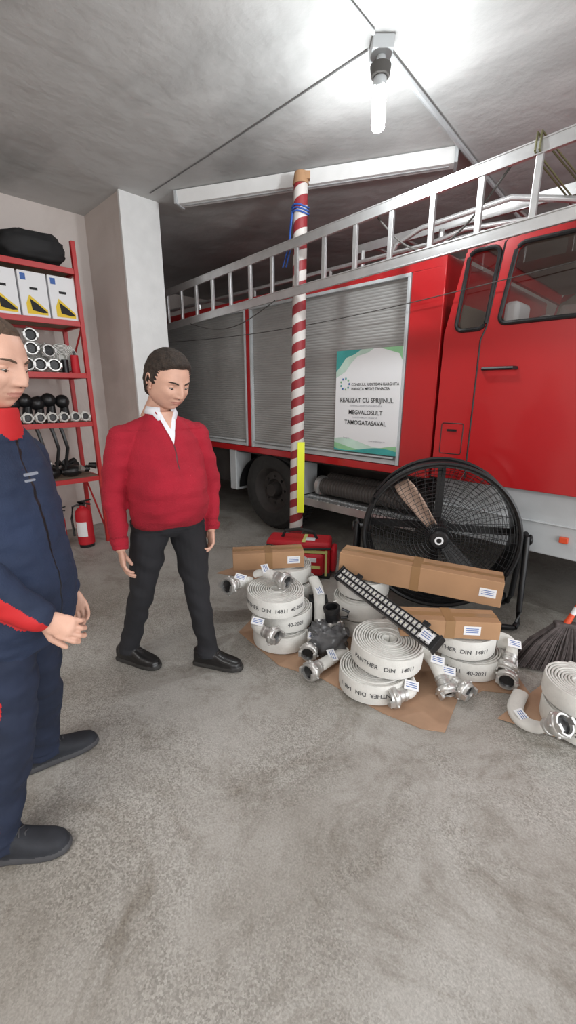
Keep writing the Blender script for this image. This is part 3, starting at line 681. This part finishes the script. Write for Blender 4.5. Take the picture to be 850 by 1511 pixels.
mb=MB(); mb.lathe([(.001,-.175),(.05,-.175),(.06,-.165),(.06,-.155),(.001,-.155)],(0,0,fc),(0,1,0),0,24); mb.lathe([(.05,-.05),(.065,-.05),(.075,.0),(.075,.14),(.001,.15)],(0,0,fc),(0,1,0),0,24)
mb.lathe([(.001,-.05),(.05,-.05)],(0,0,fc),(0,1,0),0,24); mb.box((0,.15,fc),(.05,.02,.94),0); mb.box((0,.15,fc),(.94,.02,.05),0)
mb.build('motor',[M_black],F)
mb=MB(); mb.lathe([(.001,-.178),(.027,-.178),(.027,-.175)],(0,0,fc),(0,1,0),0,24); mb.lathe([(.001,-.1795),(.016,-.1795),(.016,-.178)],(0,0,fc),(0,1,0),1,24); mb.build('hub_badge',[M_paper,M_black],F)
def blade(a0,m,nm):
    mb=MB(); vs=[];fs=[];nr,nc=8,6
    for i in range(nr+1):
        r=.07+.36*i/nr; hw=(.042+.03*min(1,i/nr*1.4))*(1 if i<nr else .85)
        for j in range(nc+1):
            t=(j/nc-.5)*2; a=t*hw/r*.9; y=-.02+t*hw*.55+.02*(1-t*t)
            vs.append((r*math.cos(a0+a),y,fc+r*math.sin(a0+a)))
    for i in range(nr):
        for j in range(nc): k=i*(nc+1)+j; fs.append((k,k+1,k+nc+2,k+nc+1))
    mb.add(vs,fs,0); o=mb.build(nm,[m],F); s=o.modifiers.new('s','SOLIDIFY'); s.thickness=.005
blade(math.radians(128),M_beige,'fan_blade_a'); blade(math.radians(-52),mat('blade_shaded',(.03,.028,.027),.6),'fan_blade_b')  # opposite blade is a shaded copy, its dimness put into the colour
mb=MB()
for s in(-1,1):
    mb.tube([(s*.515,-.16,.035),(s*.535,-.13,.05),(s*.545,-.09,.12),(s*.545,-.04,.45),(s*.545,-.01,fc+.02),(s*.545,.03,fc+.03),(s*.545,.06,fc-.02),(s*.545,.10,.45),(s*.545,.15,.12),(s*.535,.19,.05),(s*.515,.22,.035)],.019,0,12)
    mb.cyl((s*.48,.01,fc),(s*.565,.01,fc),.02,.02,0,12); mb.ball((s*.57,.01,fc),(.015,.035,.035),0)
    mb.cyl((s*.50,.24,.045),(s*.53,.24,.045),.045,.045,0,16)
mb.tube([(-.515,-.16,.03),(.515,-.16,.03)],.018,0,12); mb.tube([(-.515,.22,.035),(.515,.22,.035)],.018,0,12)
mb.tube([(.0,-.175,fc),(.0,-.13,.36)],.004,0,6)
mb.build('stand',[M_black],F)
# ---------------------------------------------------------------- broom
B=empty('broom',(1.46,2.02,.0)); mb=MB(); random.seed(5)
top=Vector((.13,.12,.22))
for k in range(460):
    u=random.uniform(-1,1); w=random.uniform(-1,1)
    f=Vector((.0+.17*u,-.0-.05*u+.05*w+.02,.008+.015*random.random())); s=top+Vector((.050*u,-.01*u+.02*w,0))
    m=(s+f)/2+Vector((.012*u,.0,.02)); mb.tube([s,m,f],[.003,.0028,.0018],0,4)
mb.build('bristles',[M_fiber],B,merge=False)
mb=MB(); mb.box(top,(.12,.05,.035),1,(0,0,-.2)); dh=(Vector((2.06,2.19,1.25))-Vector((1.46,2.02,0))-top).normalized(); 
mb.cyl(top,top+dh*.08,.018,.014,0); mb.build('head',[M_orange,M_fiber],B,bevel=.008)
mb=MB(); mb.cyl(top+dh*.07,top+dh*.12,.0135,.0135,1); mb.cyl(top+dh*.12,top+dh*1.10,.013,.013,0); mb.build('handle',[M_orange,M_paper],B)
# ================================================================= PEOPLE
def union(mb,name,mats,parent,voxel,sm=4,relabel=None,wr=None,cuts=(),reg=None):
    me=mb.mesh(name+'_src'); ob=bpy.data.objects.new('tmp',me); COL.objects.link(ob)
    r=ob.modifiers.new('r','REMESH'); r.mode='VOXEL'; r.voxel_size=voxel
    bpy.context.view_layer.update(); dg=bpy.context.evaluated_depsgraph_get()
    out=bpy.data.meshes.new_from_object(ob.evaluated_get(dg)); bpy.data.objects.remove(ob)
    bvh=BVHTree.FromPolygons([tuple(v) for v in mb.v],mb.f)
    bm=bmesh.new(); bm.from_mesh(out)
    for _ in range(sm): bmesh.ops.smooth_vert(bm,verts=bm.verts,factor=.5,use_axis_x=True,use_axis_y=True,use_axis_z=True)
    bm.normal_update()
    if wr:
        for v in bm.verts:
            d=wr(v.co)
            if d: v.co=v.co+v.normal*d
        bm.normal_update()
    for co_,no_ in cuts:
        fs=[f for f in bm.faces if reg(f.calc_center_median())]
        gs=set(fs)
        for f in fs: gs.update(f.edges); gs.update(f.verts)
        bmesh.ops.bisect_plane(bm,geom=list(gs),plane_co=co_,plane_no=no_,dist=1e-5)
    for f in bm.faces:
        c=f.calc_center_median(); h=bvh.find_nearest(c); mi=mb.m[h[2]] if h[2] is not None else 0
        if relabel: mi=relabel(c,f.normal,mi)
        f.material_index=mi; f.smooth=True
    out.materials.clear(); bm.to_mesh(out); bm.free()
    for m in mats: out.materials.append(m)
    o=bpy.data.objects.new(name,out); COL.objects.link(o); o.parent=parent
    return o
def G(v,s): return math.exp(-(v/s)**2)
def sst(a,b,x):
    t=min(1,max(0,(x-a)/(b-a))); return t*t*(3-2*t)
def head(parent,loc,yaw,pitch,hairm,kind=0,roll=0,scale=1,wide=1.0):
    nu,nv=168,120; mb=MB(); V=[]; hl0=.074 if kind==0 else .082; thick=.012 if kind==0 else .004
    def hairline(x,y,z):
        ax=abs(x)
        if y<-.03:
            return z-(hl0-.35*max(0,ax-.035)-.012*sst(-.075,-.03,y))
        if y<.012:
            l=hl0-.012-.35*max(0,ax-.035) -(.060)*sst(-.03,-.012,y); return z-l if ax>.03 else z-.05
        return z-(-.004-.085*sst(.015,.055,y))
    for i in range(nv+1):
        el=-math.pi/2+math.pi*i/nv
        for j in range(nu):
            az=2*math.pi*j/nu; ce=math.cos(el)
            dx,dy,dz=ce*math.sin(az),-ce*math.cos(az),math.sin(el)
            x=.0735*math.copysign(abs(dx)**.88,dx); y=.096*math.copysign(abs(dy)**.95,dy); z=.118*math.copysign(abs(dz)**.92,dz)
            t=max(0,-z/.118)
            x*=1-(.13 if kind==0 else .17)*t**1.8
            if y>0: y*=1.03-.42*t
            else: y*=1-.04*t
            y+=.010
            x+=math.copysign(.007,x)*G(z+.060,.032)*G(y-.0,.045)*min(1,abs(x)/.03)
            if dy<0:
                f=0; w=sst(0,.35,-dy)
                nzz=(1-sst(-.030,.030,z))*sst(-.045,-.036,z)
                f+=.025*G(x,.0095+.004*(1-sst(-.03,.02,z)))*nzz
                f+=.004*G(x,.010)*G(z-.012,.02)
                for s in(-1,1):
                    f+=.009*G(x-s*.0145,.0062)*G(z+.034,.0065)
                    f-=.0105*G(x-s*.031,.0165)*G(z-.002,.0115)
                    f+=.0040*G(x-s*.030,.020)*G(z-.024,.008)
                    f+=.0050*G(x-s*.043,.018)*G(z+.028,.020)
                    f-=.0018*G(x-s*.029-s*(-.03-z)*.25,.004)*G(z+.046,.012)
                f+=.0065*G(x,.019)*G(z+.0565,.0052)+.0065*G(x,.016)*G(z+.0680,.0055)-.0020*G(x,.024)*G(z+.0622,.0025)
                f+=.004*G(x,.028)*G(z+.060,.018)-.004*G(x,.016)*G(z+.081,.006)+.009*G(x,.021)*G(z+.099,.014)
                y-=f*w
            x*=wide
            h=hairline(x/wide,y,z); k=sst(0,.016,h)
            if k>0:
                n=Vector((x/.0735**2,(y-.01)/.096**2,z/.118**2)).normalized(); p=Vector((x,y,z))
                q=thick*k*(1+.35*max(0,z)/.118)+k*(.003*noise.noise(p*45)+.0015*noise.noise(p*110) if kind==0 else .0006*noise.noise(p*120))
                x,y,z=p+n*q
            V.append((x,y,z))
    fs=[]; ms=[]
    for i in range(nv):
        for j in range(nu):
            k=(j+1)%nu; f=(i*nu+j,i*nu+k,(i+1)*nu+k,(i+1)*nu+j); fs.append(f)
            c=sum((Vector(V[q]) for q in f),Vector())/4; cx=c.x/wide
            mi=0
            if hairline(cx,c.y,c.z)>.003: mi=1
            elif c.y<-.05 and abs(c.z+.0622)<.0088*(1-(abs(cx)/.0255)**2) and abs(cx)<.0255: mi=2
            ms.append(mi)
    mb.v+= [Vector(v) for v in V]; mb.f+=fs; mb.m+=ms
    def sy(x,z):
        return min((v for v in V if v[1]<0),key=lambda v:(v[0]-x)**2+(v[2]-z)**2)[1]
    for s in(-1,1):
        E=Euler((0,.08*s,s*.45)).to_matrix(); cx=s*.0745*wide
        mb.ball((cx,.014,-.004),(.007,.018,.030),0,E,20,14)
        pts=[(cx+s*.006+s*.004*math.sin(a),.016+.016*math.cos(a)*-1,-.002+.028*math.sin(a)) for a in [math.radians(d) for d in range(-60,230,20)]]
        mb.tube(pts,.0045,0,8); mb.ball((cx+s*.003,.006,-.028),(.005,.007,.008),0)
    rings=[mb.ering((0,yy,zz),Vector((rx,0,0)),Vector((0,ry,0)),28) for zz,yy,rx,ry in((-.035,.022,.050,.050),(-.075,.026,.056,.055),(-.11,.034,.057,.057),(-.15,.046,.060,.061),(-.19,.056,.066,.064))]
    mb.loft(rings,0)
    e=bpy.data.objects.new('head_pivot',None); COL.objects.link(e); e.parent=parent; e.location=loc; e.empty_display_size=.05
    e.rotation_mode='QUATERNION'
    e.rotation_quaternion=Quaternion((0,0,1),yaw)@Quaternion((1,0,0),pitch)@Quaternion((0,1,0),roll); e.scale=(scale,)*3
    mb.build('head',[M_skin,hairm,M_lips],e,ang=75)
    mb=MB()
    for s in(-1,1):
        x=s*.031*wide; y0=sy(x,.001)
        mb.ball((x,y0+.0085,.0),(.0125,.0125,.0115),0,seg=20,rn=14); mb.ball((x,y0-.0028,-.0045),(.0050,.0022,.0048),1,seg=14,rn=8)
        mb.ball((x,y0+.0085,.0045),(.0150,.0142,.0092),2,seg=22,rn=14); mb.ball((x,y0+.0085,-.0085),(.0145,.0128,.0052),2,seg=22,rn=12)
        br=[]
        for k in range(6):
            xx=s*(.013+.0072*k)*wide; zz=.0185+.006*math.sin(k/5*2.4); br.append((xx,sy(xx,zz)-.0005,zz))
        mb.tube(br,[.0022,.0032,.0034,.0030,.0024,.0012],3,6)
        mb.tube([(x-s*.013,y0-.0005,-.001),(x-s*.006,y0-.0050,-.0032),(x+s*.004,y0-.0052,-.0034),(x+s*.013,y0+.0012,-.002)],.0008,3,6)
        mb.ball((s*.0075,sy(s*.0075,-.040)-.001,-.0410),(.0035,.003,.0015),1,seg=10,rn=6)
    mb.build('eyes_and_brows',[M_eye,M_iris,M_skin,hairm],e,ang=80)
def hand(mb,wr,d,n,curl=.35,thumb=1,mi=0,sc=1,spread=.06):
    wr=Vector(wr); d=Vector(d).normalized(); n=Vector(n); n=(n-d*n.dot(d)).normalized(); s=d.cross(n)*thumb
    R=Matrix((s,d,n)).transposed()
    mb.limb([wr-d*.07,wr],[.029*sc,.025*sc],mi,16)
    mb.ball(wr+d*.045*sc,(.036*sc,.056*sc,.016*sc),mi,R); mb.ball(wr+d*.07*sc,(.040*sc,.030*sc,.014*sc),mi,R); mb.ball(wr+d*.03*sc+s*.018*sc+n*.004,(.020*sc,.034*sc,.018*sc),mi,R)
    for k,(o,L) in enumerate(((.031,.074),(.0105,.084),(-.0105,.077),(-.031,.060))):
        p=wr+d*(.086-.004*abs(k-1.2))*sc+s*o*sc; a=curl*(.6+.15*k); pts=[p-d*.02*sc,p]; q=p; fd=(d+s*spread*(1.5-k)).normalized()
        for f in(.45,.31,.24):
            dirv=(fd*math.cos(a)+n*math.sin(a)); q=q+dirv*L*f*sc; pts.append(q.copy()); a+=curl*1.1
        r0=.0092*sc*(1 if k<3 else .88); mb.limb(pts,[r0,r0*1.02,r0*.96,r0*.88,r0*.76],mi,12)
    p=wr+d*.022*sc+s*.026*sc+n*.006; t1=(d*.62+s*.62+n*.35).normalized(); t2=(d*.85+s*.25+n*.45).normalized()
    mb.limb([p,p+t1*.038*sc,p+t1*.038*sc+t2*.03*sc,p+t1*.038*sc+t2*.055*sc],[.0145*sc,.0118*sc,.0105*sc,.0085*sc],mi,12)
def shoe(mb,ank,d,mi,hs=1):
    d=Vector((d[0],d[1],0)).normalized(); l=Vector((-d.y,d.x,0)); a=Vector((ank[0],ank[1],0)); rings=[]
    for o,hw,zc,hz in((-.085,.016,.045,.03),(-.075,.032,.052,.05),(-.04,.038,.058,.057),(.0,.040,.060,.059),(.05,.041,.050,.049),(.10,.046,.038,.037),(.15,.045,.032,.031),(.185,.033,.027,.026),(.20,.012,.024,.018)):
        rings.append(mb.ering(a+d*o+Vector((0,0,zc+.001)),l*hw,Vector((0,0,hz)),20,.8))
    mb.loft(rings,mi)
    rs=[(-.09,.02),(-.08,.036),(-.03,.041),(.05,.044),(.11,.050),(.16,.047),(.195,.032),(.208,.014)]
    low=[a+d*o+l*hw for o,hw in rs]+[a+d*o-l*hw for o,hw in reversed(rs)]
    mb.loft([[p+Vector((0,0,.001)) for p in low],[p+Vector((0,0,.024)) for p in low]],mi+1)
def laces(mb,ank,d):
    d=Vector((d[0],d[1],0)).normalized(); l=Vector((-d.y,d.x,0)); a=Vector((ank[0],ank[1],0))
    for k in range(4):
        o=.055+.018*k; z=.100-.0135*k
        for s in(-1,1): mb.tube([a+d*(o-.005)+l*s*.022+Vector((0,0,z-.006)),a+d*o+Vector((0,0,z+.004)),a+d*(o+.006)-l*s*.022+Vector((0,0,z-.008))],.0022,0,6)
def torso(mb,rings,yaw,mi,O=(0,0),p=.85):
    la=Vector((math.cos(yaw),math.sin(yaw),0)); fw=Vector((math.sin(yaw),-math.cos(yaw),0)); rr_=[]
    for z,rx,ry,fo,lo_ in rings:
        c=Vector((O[0],O[1],z))+fw*fo+la*lo_; rr_.append(mb.ering(c,la*rx,fw*ry,32,p))
    mb.loft(rr_,mi)
# ---- man in red sweater
O2=Vector((-.63,2.12,0)); m2=empty('man_in_red_sweater',O2)
A2=math.radians(38); fw=Vector((math.sin(A2),-math.cos(A2),0)); la=Vector((math.cos(A2),math.sin(A2),0))
mb=MB()
torso(mb,[(.852,.160,.125,.0,0),(.862,.182,.150,.014,0),(.90,.197,.170,.030,0),(.96,.203,.182,.040,0),(1.04,.202,.180,.040,0),(1.13,.197,.160,.026,0),(1.21,.193,.141,.012,0),(1.28,.183,.122,.004,0),(1.34,.142,.102,.004,.0),(1.37,.110,.088,.006,.0),(1.392,.080,.072,.012,.0)],A2,0,(0,0),1.0)
sR=Vector((-.157,-.108,1.285)); sL=Vector((.146,.108,1.285))
eR=Vector((-.222,-.122,1.03)); wR=Vector((-.190,-.190,.79)); eL=Vector((.203,.14,1.035)); wL=Vector((.212,.07,.81))
mb.limb([sR,sR*.5+eR*.5+Vector((-.005,0,0)),eR,wR],[.073,.067,.056,.042],0); mb.limb([sL,sL*.5+eL*.5,eL,wL],[.073,.067,.056,.042],0)
mb.limb([Vector((-.05,-.038,1.345)),sR],[.053,.065],0); mb.limb([Vector((.05,.038,1.345)),sL],[.053,.065],0)
for w,e_ in((wR,eR),(wL,eL)):
    d=(w-e_).normalized(); mb.cyl(w-d*.03,w+d*.03,.044,.039,1,20)
torso(mb,[(.848,.172,.138,.012,0),(.858,.184,.152,.015,0),(.890,.192,.163,.025,0)],A2,1,(0,0),1.0)
torso(mb,[(1.35,.098,.084,.010,0),(1.39,.080,.075,.014,0),(1.415,.073,.072,.018,0)],A2,0,p=1)
torso(mb,[(.775,.07,.06,0,0),(.81,.13,.105,0,0),(.85,.165,.120,0,0),(.88,.170,.124,0,0),(.95,.165,.12,0,0)],A2,2,p=1)
hR=Vector((-.080,-.045,.85)); hL=Vector((.080,.055,.85)); kR=Vector((-.150,-.06,.49)); kL=Vector((.125,-.01,.49)); aR=Vector((-.285,-.0,.10)); aL=Vector((.175,-.035,.10))
for h,k,a in((hR,kR,aR),(hL,kL,aL)):
    mb.limb([h,h*.5+k*.5,k,k*.6+a*.4,a],[.098,.088,.068,.063,.054],2); mb.cyl(a,a-Vector((0,0,.03)),.056,.060,2,20)
fR=Vector((.93,-.36,0)); fL=Vector((.97,-.24,0))
shoe(mb,aR,fR,3); shoe(mb,aL,fL,3)
def rl2(c,n,mi):
    lat=c.dot(la)-.004; f=c.dot(fw)
    if mi==0 and c.z>1.265 and f>.0:
        wv=(c.z-1.265)*.34
        if abs(lat)<(c.z-1.335)*.42: return 7
        if abs(lat)<wv: return 5
        if abs(lat)<wv+.010 : return 1
    if mi==0 and f>.05 and abs(lat)<.0035 and 1.15<c.z<=1.265: return 6
    return mi
def wr2(c):
    if c.z<.09: return 0
    k=noise.noise(Vector((c.x*7,c.y*7,c.z*20)))
    a=.010
    if c.z<.82: a=.011; k=noise.noise(Vector((c.x*9+4,c.y*9,c.z*14+c.x*10)))
    elif .87<c.z<1.02: a=.015
    if c.z>1.33: a=.001
    return a*k
zh=Vector((0,0,1)); P0=la*.004+zh*1.265; cuts=[]
for s in(-1,1):
    cuts.append((P0,(la*s-zh*.34).normalized())); cuts.append((P0+la*s*.010,(la*s-zh*.34).normalized())); cuts.append((la*.004+zh*1.335,(la*s-zh*.42).normalized())); cuts.append((la*(.004+s*.0035),la))
union(mb,'clothed_body',[M_sweat,M_sweat2,M_trous,M_shoe,M_sole,M_shirt,M_zip,M_skin],m2,.005,3,rl2,wr2,cuts,lambda c:c.z>1.14 and c.dot(fw)>.0 and abs(c.dot(la))<.09)
mb=MB(); laces(mb,aR,fR); laces(mb,aL,fL); mb.build('shoe_laces',[M_blackm],m2)
mb=MB()
for s in(-1,1):
    an=[s*(.42+k*.24) for k in range(8)]
    top_=[fw*(.014+.066*math.cos(a))+la*.066*math.sin(a)+Vector((0,0,1.432+.006*min(1.5,abs(a)))) for a in an]
    bot=[fw*(.014+.084*math.cos(a))+la*.080*math.sin(a)+Vector((0,0,1.400-.045*max(0,1-(abs(a)-.42)*2.0)+.004*abs(a))) for a in an]
    n=len(an); mb.add([tuple(p) for p in top_+bot],[(k,k+1,n+k+1,n+k) for k in range(n-1)],0)
o=mb.build('shirt_collar',[M_shirt],m2); s=o.modifiers.new('s','SOLIDIFY'); s.thickness=.005
mb=MB()
hand(mb,wR+Vector((.004,-.008,-.02)),(.14,-.20,-.97),(.85,.45,0),.36,-1,0,1.0)
hand(mb,wL+Vector((.0,-.008,-.02)),(.0,-.25,-.95),(-.85,-.5,0),.55,1,0,1.0)
union(mb,'hands',[M_skin],m2,.003,2)
head(m2,Vector((.070,-.050,1.552)),math.radians(50),math.radians(22),M_hair,0,0,1.11,1.09)
# ---- man in navy uniform
O1=Vector((-.90,1.22,0)); m1=empty('man_in_navy_uniform',O1); A1=math.radians(84); fw1=Vector((math.sin(A1),-math.cos(A1),0)); la1=Vector((math.cos(A1),math.sin(A1),0))
mb=MB()
torso(mb,[(.74,.165,.135,.02,0),(.77,.185,.150,.022,0),(.85,.190,.160,.028,0),(.95,.192,.160,.030,0),(1.05,.192,.153,.028,0),(1.18,.195,.140,.025,0),(1.27,.190,.122,.028,0),(1.34,.155,.10,.032,0),(1.38,.12,.088,.04,0),(1.41,.085,.076,.045,0)],A1,0)
sR=Vector((.02,-.172,1.30)); eR=Vector((.045,-.215,1.07)); wR=Vector((.205,-.17,.90))
sL=Vector((.03,.172,1.30)); eL=Vector((-.03,.25,1.05)); wL=Vector((.06,.24,.80))
mb.limb([sR,eR,wR],[.070,.060,.046],0); mb.limb([sL,eL,wL],[.070,.060,.045],0)
mb.limb([Vector((.03,-.06,1.355)),sR],[.055,.066],0); mb.limb([Vector((.03,.06,1.355)),sL],[.055,.066],0)
torso(mb,[(1.375,.096,.086,.045,0),(1.42,.078,.076,.055,0),(1.46,.072,.072,.06,0)],A1,5,p=1)
torso(mb,[(.68,.10,.09,.0,0),(.75,.165,.13,.01,0),(.85,.17,.13,.01,0)],A1,2)
hR=Vector((.02,-.085,.80)); kR=Vector((.02,-.13,.46)); aR=Vector((-.06,-.17,.10)); hL=Vector((.0,.09,.80)); kL=Vector((-.03,.13,.46)); aL=Vector((-.12,.20,.10))
for h,k,a in((hR,kR,aR),(hL,kL,aL)):
    mb.limb([h,h*.5+k*.5,k,k*.5+a*.5,a],[.098,.088,.074,.068,.060],2); mb.cyl(a,a-Vector((0,0,.045)),.062,.064,2,20)
shoe(mb,aR+Vector((.01,0,0)),(.98,.15,0),3); shoe(mb,aL,(.80,.58,0),3)
fa=(wR-eR).normalized(); dn=Vector((-.35,-.5,-.75)); dn=(dn-fa*dn.dot(fa)).normalized()
def rl1(c,n,mi):
    if mi==0:
        t=(c-eR).dot(fa); rad=(c-eR-fa*t).length
        if -.05<t<.35 and rad<.085 and (c-eR-fa*t).dot(dn)>.008 and c.y<-.10: return 5
        la_=c.dot(la1)
        if abs(la_)<.004 and c.dot(fw1)>.1 : return 1
    if mi==2 and c.y<-.10 and .2<c.z<.62 and abs(c.x-.02+(.5-c.z)*.22)<.010 and n.y<-.5: return 5
    return mi
def wr1(c):
    if c.z<.09: return 0
    if c.z>1.37: return 0
    return .011*noise.noise(Vector((c.x*8,c.y*8,c.z*15+c.x*6)))+.004*noise.noise(Vector((c.x*20,c.y*20,c.z*34)))
union(mb,'clothed_body',[M_navy,M_black,M_navy2,M_snk,M_snks,M_uniRed],m1,.005,3,rl1,wr1)
mb=MB(); laces(mb,aR+Vector((.01,0,0)),(.98,.15,0)); laces(mb,aL,(.80,.58,0)); mb.build('shoe_laces',[M_snks],m1)
mb=MB()
hand(mb,wR+fa*.012,(.86,.05,-.45),(.30,.75,-.55),.62,-1,0,.9,.03)
hand(mb,wL+Vector((.01,0,-.02)),(.3,0,-.95),(0,-1,0),.4,1,0,1.0)
union(mb,'hands',[M_skin],m1,.003,2)
head(m1,Vector((.085,0.0,1.577)),math.radians(80),math.radians(12),M_hair2,1,0,1.05,1.04)
mb=MB()
mb.box((.190,-.075,1.285),(.006,.04,.007),0,(0,.15,-.35)); mb.box((.188,-.08,1.268),(.006,.028,.005),0,(0,.15,-.35))
mb.build('badge',[mat('badge_print',(.25,.27,.32),.7)],m1,smooth=False)
# ---------------------------------------------------------------- lights, world, camera
def area(name,loc,rot,sx,sy,e,col=(1,1,1)):
    l=bpy.data.lights.new(name,'AREA'); l.shape='RECTANGLE'; l.size=sx; l.size_y=sy; l.energy=e; l.color=col
    o=bpy.data.objects.new(name,l); COL.objects.link(o); o.location=loc; o.rotation_euler=rot; return o
def aim(o,t): o.rotation_euler=(Vector(t)-o.location).to_track_quat('-Z','Y').to_euler()
o=area('daylight_garage_opening',W(3.7,1.0,1.6),(0,0,0),7.0,2.6,205,(.97,.985,1)); aim(o,W(-3,1.2,1.3))
o=area('added_ceiling_fill',W(-.6,-1.6,CZ-.06),(0,0,0),2.2,1.2,76,(1,.99,.97))  # added fill light out of view, evens out the brightness of the floor
wd=bpy.data.worlds.new('world'); scene.world=wd; wd.use_nodes=True; wd.node_tree.nodes['Background'].inputs[0].default_value=(.9,.95,1,1); wd.node_tree.nodes['Background'].inputs[1].default_value=1.0
cam=bpy.data.cameras.new('camera'); co=bpy.data.objects.new('camera',cam); COL.objects.link(co)
cam.sensor_fit='VERTICAL'; cam.sensor_height=36; cam.lens=620/1511*36; cam.clip_start=.02
co.location=(0,0,1.5); co.rotation_euler=(math.radians(90-15.8),0,0); scene.camera=co
scene.view_settings.view_transform='Standard'
